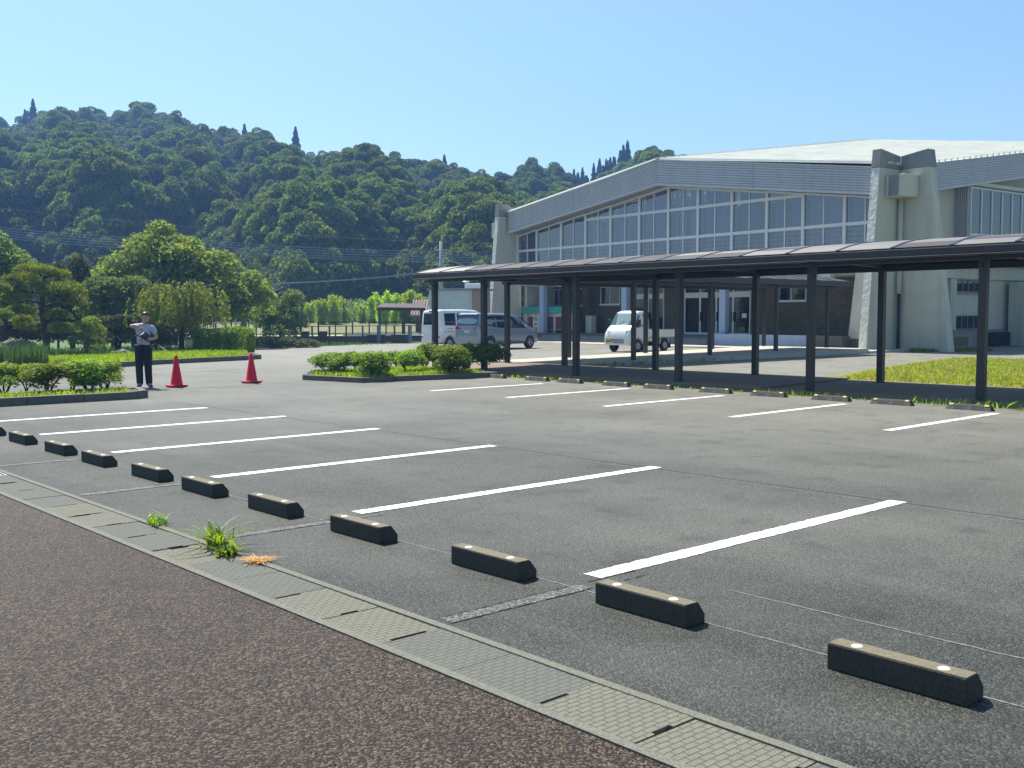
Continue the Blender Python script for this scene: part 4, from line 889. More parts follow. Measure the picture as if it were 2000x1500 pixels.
# ---- silver-grey compact people carrier
def minivan():
    t=thing('parked_car',(0,0,0),'dark silver compact minivan parked with its rear towards the bush island','car')
    st=[(-2.13,.32,.70,.72,.70,.74,.60),(-2.10,.28,.95,1.02,.80,.84,.66),(-2.06,.27,1.00,1.40,.82,.845,.64),(-1.98,.27,1.03,1.63,.835,.847,.61),(-1.85,.26,1.035,1.69,.84,.85,.62),(-.9,.25,1.02,1.715,.84,.85,.64),(0,.25,.99,1.70,.84,.85,.64),(.65,.25,.97,1.60,.84,.85,.62),(1.15,.25,.96,1.34,.84,.848,.60),(1.5,.25,.955,1.12,.84,.845,.58),(1.72,.26,.94,1.0,.83,.835,.62),(1.95,.28,.82,.86,.78,.79,.60),(2.08,.30,.66,.70,.70,.71,.55),(2.13,.34,.52,.55,.60,.62,.5)]
    B=Body(st); b=MB(); xs=sorted(set([s[0] for s in st]+[round(-2+i*.16,3) for i in range(26)])); B.mesh(xs,b); o=b.build('body',M['silver'],t,True)
    cut_arches(o,(-1.37,1.37),.345,.31,1.2); o.data.shade_smooth()
    MB().box(-1.75,1.75,-.72,.72,.24,.62).build('underbody',M['blackpl'],t)
    for x in (-1.37,1.37):
        for y in (-.755,.755): wheel(t,x,y,.305,.19)
    for s in (-1,1):
        sidewin(B,t,s,[(-1.88,.22),(-1.0,.06),(-.95,.80),(-1.55,.80),(-1.78,.62)],'quarter_window')
        sidewin(B,t,s,[(-.90,.05),(.02,.05),(.02,.80),(-.90,.80)],'rear_side_window')
        sidewin(B,t,s,[(.12,.06),(1.12,.08),(1.08,.40),(.78,.76),(.12,.80)],'front_side_window','clearglass')
        sidewin(B,t,s,[(1.18,.12),(1.52,.2),(1.2,.5)],'front_corner_window','clearglass')
        # door seams and handles
        for x in (-.93,.07,1.22): 
            q=MB(); q.quad(B.low(x-.006,.34,s),B.low(x+.006,.34,s),B.low(x+.006,.95,s),B.low(x-.006,.95,s)); q.build('door_seam',M['blackpl'],t)
        for x in (-.72,.25): q=MB(); q.box(x-.09,x+.09,s*.858-.012,s*.858+.012,.86,.89); q.build('door_handle',M['silver'],t,bevel=.006)
        q=MB(); q.quad(B.low(-2.0,.93,s,.006),B.low(-.95,.90,s,.006),B.low(-.95,.915,s,.006),B.low(-2.0,.945,s,.006)); q.build('slide_rail',M['blackpl'],t)
        m_=MB(); m_.box(.95,1.15,s*.88-.09,s*.88+.09,.98,1.12); m_.build('wing_mirror',M['silver'],t,bevel=.03)
        # tail lamp wraps the corner
        q=MB(); q.extrude([(-2.115,s*.45,.97),(-2.09,s*.80,.96),(-1.95,s*.858,1.00),(-1.70,s*.862,.99),(-1.95,s*.855,1.12),(-2.06,s*.80,1.16),(-2.09,s*.72,1.12),(-2.105,s*.45,1.03)],(-.018,s*.004,0)); q.build('tail_lamp',M['redlamp'],t)
        q=MB(); q.extrude([(-2.105,s*.52,.28),(-2.05,s*.80,.29),(-2.05,s*.80,.36),(-2.11,s*.52,.35)],(-.02,0,0)); q.build('bumper_reflector',M['refl'],t)
        q=MB(); q.extrude([(1.93,s*.55,.80),(1.78,s*.80,.90),(1.98,s*.76,.74),(2.08,s*.55,.68)],(.02,0,.01)); q.build('headlight',M['lamp'],t)
    MB().extrude([(-2.075,-.70,1.12),(-2.075,.70,1.12),(-2.0,.64,1.60),(-2.0,-.64,1.60)],(-.02,0,.002)).build('rear_window',M['carglass'],t)
    MB().extrude([(-2.105,-.2,1.62),(-2.105,.2,1.62),(-2.02,.2,1.66),(-2.02,-.2,1.66)],(0,0,.02)).build('high_stop_lamp',M['redlamp'],t)
    MB().extrude([(-2.10,-.62,1.63),(-2.10,.62,1.63),(-1.85,.62,1.70),(-1.85,-.62,1.70)],(0,0,.02)).build('rear_spoiler',M['silver'],t)
    MB().box(-2.128,-2.10,-.40,.40,.90,.96).build('chrome_strip',M['galv'],t)
    p=MB().box(-2.13,-2.115,-.165,.165,.72,.88).build('number_plate',M['plate_w'],t)
    b=MB(); [b.box(-2.134,-2.13,-.13+i*.065,-.09+i*.065,.74,.81) for i in range(5)]; b.build('lettering',M['plate_ink'],p)
    MB().box(-2.16,-2.08,-.74,.74,.34,.44).build('rear_bumper_lip',M['silver'],t,bevel=.03)
    MB().extrude([(.92,-.60,1.52),(.92,.60,1.52),(1.68,.66,1.03),(1.68,-.66,1.03)],(.012,0,.018)).build('windscreen',M['clearglass'],t)
    for s in (-1,1): MB().box(.9,1.05,s*.35-.2,s*.35+.2,1.05,1.25).build('sun_shade',M['hivis'],t)
    for x in (-.1,.45): 
        for s in (-.36,.36): MB().box(x-.08,x+.08,s-.22,s+.22,.6,1.28).build('seat_back',M['dark'],t,bevel=.04)
    return t
o=minivan(); o.location=(*(33.27, 37.81),0); o.rotation_euler=(0,0,R(5))
# ---- white box van
def minibus():
    t=thing('parked_van',(0,0,0),'small white delivery van parked beyond the dark silver minivan','van')
    st=[(-1.70,.30,.95,1.0,.66,.68,.60),(-1.69,.28,1.10,1.75,.70,.72,.62),(-1.66,.27,1.12,1.84,.71,.732,.62),(-1.5,.27,1.12,1.885,.72,.737,.625),(0,.27,1.10,1.895,.72,.737,.625),(.75,.27,1.08,1.86,.72,.737,.615),(.98,.27,1.07,1.76,.72,.737,.60),(1.35,.27,1.06,1.22,.72,.735,.60),(1.45,.27,1.02,1.10,.71,.725,.6),(1.64,.28,.86,.92,.69,.70,.6),(1.70,.32,.70,.76,.64,.66,.56)]
    B=Body(st); b=MB(); xs=sorted(set([s[0] for s in st]+[round(-1.6+i*.16,3) for i in range(20)])); B.mesh(xs,b); o=b.build('body',M['white'],t,True); cut_arches(o,(-1.1,1.1),.32,.29,1.1); o.data.shade_smooth()
    MB().box(-1.4,1.4,-.62,.62,.24,.6).build('underbody',M['blackpl'],t)
    for x in (-1.1,1.1):
        for y in (-.65,.65): wheel(t,x,y,.28,.15,False)
    for s in (-1,1):
        sidewin(B,t,s,[(-1.38,.04),(-.72,.04),(-.72,.74),(-1.38,.74)],'rear_side_window'); sidewin(B,t,s,[(-.56,.04),(.22,.04),(.22,.74),(-.56,.74)],'middle_side_window'); sidewin(B,t,s,[(.34,.04),(1.22,.06),(.92,.74),(.34,.76)],'front_side_window')
        for x in (-.64,.28): MB().quad(B.low(x-.006,.36,s),B.low(x+.006,.36,s),B.low(x+.006,1.06,s),B.low(x-.006,1.06,s)).build('door_seam',M['blackpl'],t)
        MB().quad(B.low(-1.5,.80,s,.006),B.low(-.66,.80,s,.006),B.low(-.66,.825,s,.006),B.low(-1.5,.825,s,.006)).build('slide_rail',M['blackpl'],t)
        b=MB(); [b.quad(B.low(-1.27+i*.1,.93,s,.007),B.low(-1.20+i*.1,.93,s,.007),B.low(-1.20+i*.1,.98,s,.007),B.low(-1.27+i*.1,.98,s,.007)) for i in range(4)]; b.build('lettering',M['cap'],t)
        MB().box(-1.745,-1.70,s*.62-.07,s*.62+.07,.52,.60).build('tail_lamp',M['redlamp'],t)
        MB().box(1.02,1.14,s*.80-.07,s*.80+.07,1.12,1.3).build('wing_mirror',M['white'],t,bevel=.02)
    MB().extrude([(-1.70,-.55,1.16),(-1.70,.55,1.16),(-1.682,.53,1.70),(-1.682,-.53,1.70)],(-.015,0,0)).build('rear_window',M['carglass'],t)
    MB().box(-1.72,-1.66,-.12,.12,1.79,1.84).build('high_stop_lamp',M['redlamp'],t)
    MB().box(-1.74,-1.69,-.68,.68,.30,.62).build('rear_bumper',M['white'],t,bevel=.02)
    p=MB().box(-1.755,-1.742,-.38,-.1,.44,.58).build('number_plate',M['plate_y'],t)
    MB().extrude([(1.0,-.56,1.72),(1.0,.56,1.72),(1.36,.62,1.2),(1.36,-.62,1.2)],(.015,0,.01)).build('windscreen',M['carglass'],t)
    for s in (-1,1): MB().box(1.63,1.70,s*.52-.13,s*.52+.13,.62,.80).build('headlight',M['lamp'],t,bevel=.02)
    return t
o=minibus(); o.location=(*(32.93, 40.51),0); o.location.x+=.0; o.rotation_euler=(0,0,R(2))
# ---- small white flatbed truck
def truck():
    t=thing('parked_truck',(0,0,0),'small white flatbed truck with a yellow number plate parked in front of the entrance','truck')
    st=[(.42,.36,1.08,1.70,.70,.725,.60),(.50,.36,1.08,1.765,.70,.73,.61),(.85,.35,1.08,1.78,.70,.735,.61),(1.02,.34,1.07,1.72,.70,.735,.60),(1.38,.33,1.05,1.16,.70,.735,.62),(1.50,.32,1.0,1.08,.70,.73,.62),(1.62,.31,.86,.93,.69,.72,.62),(1.68,.31,.72,.80,.68,.71,.61),(1.71,.33,.55,.60,.66,.69,.6)]
    B=Body(st); b=MB(); xs=sorted(set([s[0] for s in st]+[round(.5+i*.1,3) for i in range(12)])); B.mesh(xs,b); o=b.build('cab',M['white'],t,True); cut_arches(o,(1.12,),.32,.28,1.1); o.data.shade_smooth()
    MB().box(.45,1.6,-.6,.6,.3,.5).build('underbody',M['blackpl'],t)
    for x in (-.78,1.12):
        for y in (-.64,.64): wheel(t,x,y,.27,.15,False)
    for s in (-1,1):
        sidewin(B,t,s,[(.58,.05),(1.28,.05),(1.0,.80),(.58,.80)],'side_window','clearglass')
        MB().quad(B.low(.55,.42,s),B.low(.56,.42,s),B.low(.56,1.05,s),B.low(.55,1.05,s)).build('door_seam',M['blackpl'],t)
        MB().box(.62,.76,s*.742-.01,s*.742+.01,.90,.93).build('door_handle',M['blackpl'],t)
        MB().extrude([(1.64,s*.46,.92),(1.60,s*.64,.94),(1.50,s*.715,.92),(1.56,s*.725,.68),(1.68,s*.64,.66),(1.70,s*.46,.68)],(.02,0,.0)).build('headlight',M['lamp'],t)
        MB().box(1.18,1.26,s*.84-.07,s*.84+.07,1.15,1.42).build('wing_mirror',M['blackpl'],t,bevel=.02)
        MB().tube([(1.2,s*.72,1.15),(1.22,s*.84,1.2)],.012,6).build('mirror_arm',M['blackpl'],t)
        g_=MB(); g_.box(-1.66,.36,s*.71-.012,s*.71+.012,.66,.95); G_=g_.build('bed_side',M['white'],t,bevel=.005)
        MB().box(-1.66,.36,s*.71-.02,s*.71+.02,.952,.972).build('rail',M['galv'],G_)
        for x in (-1.5,-.65,.2): MB().box(x-.02,x+.02,s*.724-.006,s*.724+.008,.60,.70).build('hinge',M['galv'],G_)
        MB().box(-.30,.1,s*.55-.1,s*.55+.1,.34,.58).build('tank' if s>0 else 'battery_box',M['blackpl'],t,bevel=.01)
        MB().box(.12,.36,s*.66-.03,s*.66+.03,.45,.60).build('step_bracket',M['white'],t)
        for x in (-1.12,-.46): MB().extrude([(x-.02,s*.64,.34),(x+.02,s*.64,.34),(x+.02+(.06 if x>-.8 else -.06)*-1,s*.64,.62),(x-.02+(.06 if x>-.8 else -.06)*-1,s*.64,.62)],(0,s*.04,0)).build('mudguard_stay',M['white'],t)
        MB().box(-1.16,-1.13,s*.64-.09,s*.64+.09,.14,.42).build('mud_flap',M['rubber'],t)
    MB().box(-1.66,.36,-.695,.695,.60,.655).build('bed_floor',M['galv'],t)
    MB().box(-1.69,-1.665,-.70,.70,.64,.95).build('tailgate',M['white'],t)
    MB().box(-1.6,.45,-.33,-.25,.42,.58).build('chassis_rail',M['blackpl'],t); MB().box(-1.6,.45,.25,.33,.42,.58).build('chassis_rail',M['blackpl'],t)
    MB().tube([(-.78,-.6,.27),(-.78,.6,.27)],.05,8).build('rear_axle',M['blackpl'],t)
    f=MB()
    for y in (-.66,-.22,.22,.66): f.box(.37,.40,y-.015,y+.015,.66,1.45)
    f.box(.37,.40,-.675,.675,1.451,1.48); f.box(.372,.398,-.64,.64,1.1,1.13); f.build('guard_frame',M['galv'],t)
    MB().extrude([(1.045,-.57,1.68),(1.045,.57,1.68),(1.385,.64,1.16),(1.385,-.64,1.16)],(.014,0,.010)).build('windscreen',M['clearglass'],t)
    for y in (-.3,.2): MB().tube([(1.42,y,1.12),(1.30,y+.38,1.33)],.008,5).build('wiper',M['blackpl'],t)
    MB().box(.6,.75,-.6,.6,.6,1.25).build('seat_back',M['dark'],t); MB().box(1.1,1.3,-.66,.66,.85,1.08).build('dashboard',M['dark'],t); MB().lathe([(.16,-.01),(.18,0),(.16,.01),(.14,0),(.16,-.01)],16,(1.0,-.3,1.05)).build('steering_wheel',M['blackpl'],t)
    MB().box(1.27,1.36,-.05,.18,1.09,1.13).build('dash_tray',M['galv'],t)
    for z0,y0,y1 in ((.52,-.32,.40),(.46,-.32,.40),(.39,-.22,.40)):
        b=MB(); n=6; [b.box(1.705,1.722,lerp(y0,y1,i/n)+.01,lerp(y0,y1,(i+1)/n)-.01,z0,z0+.035) for i in range(n)]; b.build('grille_slot',M['blackpl'],t)
    MB().box(1.66,1.73,-.70,.70,.30,.38).build('bumper',M['white'],t,bevel=.02)
    p=MB().box(1.725,1.745,-.60,-.27,.42,.58).build('number_plate',M['plate_y'],t)
    b=MB(); [b.box(1.745,1.748,-.56+i*.055,-.525+i*.055,.44,.51) for i in range(5)]; b.build('lettering',M['plate_ink'],p)
    b=MB(); b.lathe([(.035,0),(.05,.006),(.035,.012)],12,(0,0,0)); e=b.build('emblem',M['galv'],t); e.location=(1.665,.0,.80); e.rotation_euler=(0,R(80),0)
    return t
o=truck(); o.location=(35.35,30.55,0); o.rotation_euler=(0,0,R(182.5))
# ================================================================ PERSON
def skin(name,mt,parent,V,Ed,Rd,sub=2):
    me=bpy.data.meshes.new(name); me.from_pydata([tuple(v) for v in V],Ed,[]); me.materials.append(mt)
    o=bpy.data.objects.new(name,me); COL.objects.link(o); o.parent=parent
    sk_=o.modifiers.new('skin','SKIN'); sk_.use_smooth_shade=True
    lay=me.skin_vertices[0].data if len(me.skin_vertices) else None
    for i,r in enumerate(Rd):
        lay[i].radius=(r,r) if not hasattr(r,'__len__') else r
    lay[0].use_root=True
    s=o.modifiers.new('sub','SUBSURF'); s.levels=sub; s.render_levels=sub
    return o
# local frame: x to the viewer's right, y away from the viewer, z up
pe=thing('person',(*(9.6, 22.95),0),'man in a blue-grey short-sleeved shirt and dark trousers standing beside the cones, one arm raised','person',rz=R(-42))
pel=(-.01,0,.93); V=[pel,(-.01,0,1.08),(0,-.005,1.24),(.01,0,1.36),(.03,-.01,1.44),(.05,-.02,1.50),(.06,-.035,1.60),
 (-.155,.0,1.37),(-.24,-.12,1.385),(-.10,-.30,1.40),(.02,-.32,1.37),   # raised right arm: shoulder, elbow, wrist, palm
 (.19,.0,1.35),(.29,.02,1.12),(.17,-.20,1.08),(.10,-.26,1.08),
 (-.10,0,.86),(-.11,-.01,.48),(-.11,.01,.10),(.08,0,.86),(.085,-.02,.48),(.09,.02,.10),(-.10,-.12,.035),(.17,-.09,.035)]
Ed=[(0,1),(1,2),(2,3),(3,4),(4,5),(5,6),(3,7),(7,8),(8,9),(9,10),(3,11),(11,12),(12,13),(13,14),(0,15),(15,16),(16,17),(0,18),(18,19),(19,20),(17,21),(20,22)]
Rd=[(.10,.07),(.10,.075),(.12,.08),(.12,.08),(.055,.055),(.05,.055),(.05,.055),.055,.042,.032,.036,.055,.042,.032,.036,.065,.052,.04,.065,.052,.04,.035,.035]
body=skin('body',M['skin'],pe,V,Ed,Rd)
# hands: palm + 5 fingers each
def hand(c,d,side):
    V=[c]; E_=[]; Rr=[.026]; d=Vector(d).normalized(); s_=Vector(side).normalized()
    for k,(o_,L) in enumerate(((-.03,.065),(-.01,.078),(.01,.075),(.03,.058))):
        a=Vector(c)+d*.04+s_*o_; b_=a+d*L*.5; e=b_+d*L*.35+d.cross(s_)*.02
        i=len(V); V+=[tuple(a),tuple(b_),tuple(e)]; E_+=[(0,i),(i,i+1),(i+1,i+2)]; Rr+=[.010,.009,.007]
    a=Vector(c)-s_*.03+d*.0; b_=a-s_*.02+d*.03; i=len(V); V+=[tuple(a),tuple(b_),tuple(b_+d*.025)]; E_+=[(0,i),(i,i+1),(i+1,i+2)]; Rr+=[.013,.011,.009]
    skin('hand',M['skin'],pe,V,E_,Rr,1)
hand((.05,-.325,1.35),(.5,-.1,-.6),(.6,0,.6)); hand((.08,-.275,1.085),(-.7,-.4,.1),(0,.2,1))
skin('shirt',M['shirt'],pe,[(-.01,0,.86),(-.01,0,1.06),(0,-.005,1.24),(.01,0,1.36),(.03,-.01,1.43),(-.16,.0,1.375),(-.215,-.085,1.385),(.20,.0,1.345),(.262,.012,1.20)],
 [(0,1),(1,2),(2,3),(3,4),(3,5),(5,6),(3,7),(7,8)],[(.15,.10),(.155,.112),(.165,.115),(.15,.10),(.06,.062),.070,.066,.070,.066])
skin('trousers',M['trousers'],pe,[(-.01,0,1.07),(-.10,0,.84),(-.112,-.01,.48),(-.112,.015,.03),(.085,0,.84),(.09,-.02,.48),(.095,.02,.03)],[(0,1),(1,2),(2,3),(0,4),(4,5),(5,6)],[(.168,.13),.118,.088,.078,.115,.088,.078])
skin('shoe',M['shoe'],pe,[(-.11,.04,.05),(-.105,-.05,.045),(-.10,-.16,.035)],[(0,1),(1,2)],[.045,.042,.036]); skin('shoe',M['shoe'],pe,[(.08,.05,.05),(.12,-.02,.045),(.20,-.10,.035)],[(0,1),(1,2)],[.045,.042,.036])
b=MB(); b.lathe([(.135,.0),(.14,.02),(.135,.04)],20,(0,0,0)); q=b.build('belt',M['trousers'],pe,True); q.location=(-.01,0,.93); q.scale=(.95,.70,1)

hx,hy,hz=.062,-.105,1.575
def ball(name,mt,c,r,par,sc=(1,1,1)):
    b=MB(); b.lathe([(r*math.sin(math.pi*i/8),-r*math.cos(math.pi*i/8)) for i in range(9)],12); o=b.build(name,mt,par,True); o.location=c; o.scale=sc; return o
ball('head',M['skin'],(.06,-.03,1.572),1,pe,(.076,.092,.112)); ball('hair',M['hair'],(.055,-.012,1.625),1,pe,(.085,.096,.080))
ball('nose',M['skin'],(.08,-.124,1.565),.016,pe,(.8,1.3,1.3))
for dx in (-.03,.035): ball('eye',M['shoe'],(.075+dx,-.112,1.592),.008,pe)
ball('mouth',M['redlamp'],(.075,-.112,1.525),.012,pe,(1.6,.4,.4))
for x,y in ((-.032,-.01),(.142,-.01)): ball('ear',M['skin'],(x,y,1.585),.025,pe,(.4,.7,1.2))
b=MB(); 
for dx in (-.03,.036):
    b.tube([(.075+dx+.024*math.cos(a*.7854),-.122,1.592+.018*math.sin(a*.7854)) for a in range(9)],.0014,5,False)
b.build('glasses',M['shoe'],pe)
# things he holds
bg_=thing('black_case',(0,0,0),'black padded case with a strap held against the chest of the standing man','case'); bg_.parent=None; bg_.matrix_basis=pe.matrix_basis
MB().extrude([(.06,-.30,1.22),(.20,-.28,1.12),(.24,-.22,1.17),(.12,-.24,1.27)],(-.03,-.10,-.06)).build('case_body',M['blackpl'],bg_,bevel=.02)
b=MB(); b.tube([(.08,-.30,1.18),(-.05,-.17,1.17),(-.15,-.10,1.165),(-.19,.0,1.17)],.014,6); b.build('strap',M['blackpl'],bg_)
pole=MB(); pole.tube([(.12,-.31,1.10),(.35,-.28,.985),(.46,-.27,.93)],[.016,.013,.012],8)
pw=thing('walking_pole',(0,0,0),'thin pole pointing down to the right from the hands of the standing man','pole'); pw.matrix_basis=pe.matrix_basis
pole.build('shaft',M['blackpl'],pw); q=MB(); q.tube([(.46,-.27,.93),(.60,-.26,.83)],.011,8); q.build('pale_tip',M['cream'],pw)

# ================================================================ BUSHES on the two islands
def bush_mesh(seed,w,h,dense=1.0):
    rng=np.random.default_rng(seed); L=[]
    for i in range(9):
        a=rng.random()*6.28; r=rng.random()*.30*w; L.append((r*math.cos(a),r*math.sin(a),h*(.28+.46*rng.random()),w*(.19+.12*rng.random()),w*(.19+.12*rng.random()),h*(.20+.10*rng.random())))
    n=int(5200*dense); C,d=shell(L,n,rng,.30,-.6,.15)
    # sprigs: small upright shoots
    return quadmesh('foliage',leaves(C,.058,rng,.5,.15,out=d,outw=.35),n,M['leaf_bush'])
def stems_mesh(seed,w,h):
    rnd=random.Random(seed); b=MB()
    for i in range(5):
        a=rnd.random()*6.28; b.tube([(.03*math.cos(a),.03*math.sin(a),-.05),(.10*w*math.cos(a),.10*w*math.sin(a),h*.25),(.28*w*math.cos(a+.3),.28*w*math.sin(a+.3),h*.62)],[.018,.013,.007],6)
    me=b.mesh('stems'); me.materials.append(M['bark']); return me
BM=[(bush_mesh(s,1,1),stems_mesh(s,1,1)) for s in range(5)]
def bush(i,loc,w,h,label,group):
    t=thing('azalea_bush',loc,label,'bush',group,rz=i*1.3)
    w*=1.36 if group.count('left') else 1.5; h*=.88 if group.count('left') else .84
    for nm_,me in zip(('foliage','stems'),BM[i%5]): o=bpy.data.objects.new(nm_,me); COL.objects.link(o); o.parent=t; o.scale=(w,w,h)
    return t
bl_=[(-30,.9,.80,'bush at the left edge of the picture on the left island'),(8,.95,.78,'second bush from the left edge on the left island, shading a gap'),(58,.8,.72,'low bush between two trunks on the left island'),(92,.95,.80,'broad bush with a dark trunk near the middle of the left island'),(138,.85,.76,'small bush behind the kerb, third from the right end of the left island'),(172,.95,.82,'bush second from the right end of the left island'),(208,.80,.80,'rightmost bush on the left island, leaning towards the standing man'),(-80,.9,.8,'bush outside the left picture edge on the left island'),(-140,.9,.8,'bush far outside the left picture edge on the left island')]
import itertools
BL=[(6.04, 22.16),(6.32, 21.89),(6.95, 22.47),(6.89, 21.14),(7.71, 22.15),(7.7, 21.14),(8.1, 21.35),(5.68, 22.52),(5.23, 22.95)]
for i,(p,(x,w_,h_,lb)) in enumerate(zip(BL,bl_)): bush(i,(p[0],p[1],.11),w_,h_*.92,lb,'bushes on the left kerbed island')
BR=[(14.72, 23.53),(14.71, 22.87),(15.03, 22.56),(14.83, 21.47),(17.55, 24.46),(16.24, 22.02),(18.52, 24.32),(17.43, 22.24),(17.07, 21.19),(18.47, 22.33),(18.87, 21.94)]
br_=['leftmost rounded bush on the right island','small low bush second from the left on the right island','narrow bush third from the left on the right island','bush fourth from the left with a clear round head on the right island','small pale bush set back in the right island','dark round bush in the middle of the right island','bush set back behind the middle of the right island','bright bush right of the middle on the right island','broad bush fourth from the right end of the right island','tall bush in front of the car wheels on the right island','rightmost bush beside the walkway post on the right island']
bs=[(.95,.72),(.72,.62),(.70,.70),(.92,.78),(.75,.65),(.75,.82),(.9,.78),(1.0,.9),(1.0,.88),(1.0,.95),(.95,.95)]
for i,(p,lb,(w_,h_)) in enumerate(zip(BR,br_,bs)): bush(i+2,(p[0],p[1],.09),w_,h_,lb,'bushes on the right kerbed island')
# ================================================================ GARDEN TREES
def at(p,z=0): return (p[0],p[1],z)
# big spreading cherry
rngL=np.random.default_rng(11)
L=[]
for (x,z,r) in ((-2.8,2.6,1.3),(-1.9,4.0,1.35),(-.6,5.0,1.4),(.7,4.9,1.2),(1.6,4.2,1.2),(2.7,4.4,.8),(2.4,3.3,1.25),(3.6,2.9,1.0),(4.3,2.2,.8),(1.2,2.9,1.5),(0,3.2,1.7),(-1.4,2.3,1.4),(3.0,1.9,1.0),(-3.4,1.6,1.0),(-4.2,2.6,.9),(-4.0,3.5,.7),(4.6,2.9,.7),(-.2,5.9,.7),(4.2,3.5,.6),(-2.6,3.5,.8)):
    L.append((x*.74,-x*.67*1+0.0,z,r*1.05,r*1.05,r*.62))
    a=rngL.random()*2-1; L.append((x*.74+a*1.2*.67+.3,-x*.67+a*1.2*.74,z-.4,r*.9,r*.9,r*.6))
make_tree('cherry_tree',(22.18, 50.19, 0),'big spreading broadleaf tree with a wide domed crown in the garden behind the man','tree',L,30000,.20,M['leaf_cherry'],M['bark'],2.4,.22,21,depth=.28,rough=.2)
# weeping cherry
def weeping(loc,label,seed):
    t=thing('weeping_cherry',loc,label,'tree'); rng=np.random.default_rng(seed); P=[]; 
    b=MB(); b.tube([(0,0,-.1),(.05,0,.9),(-.05,.05,1.8),(0,0,2.5)],[.13,.11,.09,.06],8)
    for i in range(26):
        a=i/26*6.283+rng.random()*.2; R0=1.0+rng.random()*1.15; top=2.55+rng.random()*.5
        p0=np.array([0,0,2.1+rng.random()*.4]); p1=np.array([math.cos(a)*R0*.55,math.sin(a)*R0*.55,top]); p2=np.array([math.cos(a)*R0,math.sin(a)*R0,top-.45])
        b.tube([tuple(p0),tuple(p1),tuple(p2)],[.03,.02,.01],5)
        for s in range(13):
            k=rng.random(); q=p1*(1-k)+p2*k if rng.random()<.75 else p0*(1-k)+p1*k
            ln=(q[2]-.85)*(.5+.5*rng.random()); n=int(ln*34); tt=np.sort(rng.random(n)); off=rng.normal(size=2)*.12
            out=np.array([math.cos(a),math.sin(a)])*(.25*rng.random())
            P.append(np.stack([q[0]+off[0]+out[0]*tt**.5+rng.normal(size=n)*.035,q[1]+off[1]+out[1]*tt**.5+rng.normal(size=n)*.035,q[2]-tt*ln],1))
    P=np.concatenate(P); n=len(P); me=quadmesh('crown',leaves(P,.13,rng,.34,droop=2.2),n,M['leaf_weep']); link('crown',me,None,t); b.build('trunk',M['bark'],t,True)
weeping((18.77, 41.12, 0.1),'weeping cherry tree with a drooping umbrella crown left of the trimmed hedge',3)
# cloud-pruned pine
def pine(loc,label,seed,pads,th_,bx=0):
    t=thing('pine_tree',loc,label,'tree'); rng=np.random.default_rng(seed); C=[];D_=[]
    rt=Vector((.742,-.670,0))
    b=MB(); b.tube([(0,0,-.1),tuple(rt*.12+Vector((0,0,th_*.25))),tuple(rt*-.05+Vector((0,0,th_*.6))),tuple(rt*.1+Vector((0,0,th_)))],[.15,.13,.10,.05],9)
    Ls=[]
    for (x,z,rx,rz_) in pads:
        dpt=rng.normal()*.35; c=rt*x+Vector((.67,.74,0))*dpt+Vector((0,0,z))
        q=Vector((0,0,min(z-.1,th_)))+rt*(x*.08); b.tube([tuple(q),tuple(q.lerp(c,.5)+Vector((0,0,.06))),tuple(c-Vector((0,0,rz_*.4)))],[.05,.035,.018],6)
        for s in range(6):
            Ls.append((c.x+rng.normal()*rx*.38,c.y+rng.normal()*rx*.38,c.z+rng.normal()*.04,rx*.48,rx*.48,rz_*(.7+.5*rng.random())))
    n=21000; P,d=shell(Ls,n,rng,.3,-.25,.1); d[:,2]+=.7; 
    nn=d/np.linalg.norm(d,axis=1)[:,None]; tdir=nn+rng.normal(size=(n,3))*.55; tdir/=np.linalg.norm(tdir,axis=1)[:,None]; bb=np.cross(tdir,rng.normal(size=(n,3))); bb/=np.linalg.norm(bb,axis=1)[:,None]
    ln=(.10+.07*rng.random(n))[:,None]; V=np.stack([P,P+bb*.016+tdir*ln*.5,P+tdir*ln,P-bb*.016+tdir*ln*.5],1).reshape(-1,3)
    link('needles',quadmesh('needles',V,n,M['leaf_pine']),None,t); b.build('trunk',M['bark'],t,True)
pine((13.05, 40.21, 0.1),'garden pine with tiered cloud-pruned pads at the left, behind the bushes',5,[(-.1,3.15,.75,.24),(-.75,2.85,.65,.22),(.55,3.0,.55,.2),(-1.15,2.45,.5,.2),(.75,2.35,.85,.38),(1.1,2.0,.7,.3),(-.9,2.1,.6,.22),(-.55,1.65,.65,.22),(.85,1.45,.6,.2),(-.45,1.05,.6,.2),(.6,.95,.7,.25),(-1.0,1.3,.45,.2),(0.2,2.5,.5,.25)],3.0)
pine((10.73, 39.61, 0.1),'small pine with flat pads partly cut by the left picture edge',6,[(.1,1.5,.55,.2),(.55,1.25,.45,.16),(-.5,1.6,.6,.2),(.3,.8,.6,.2)],1.5)
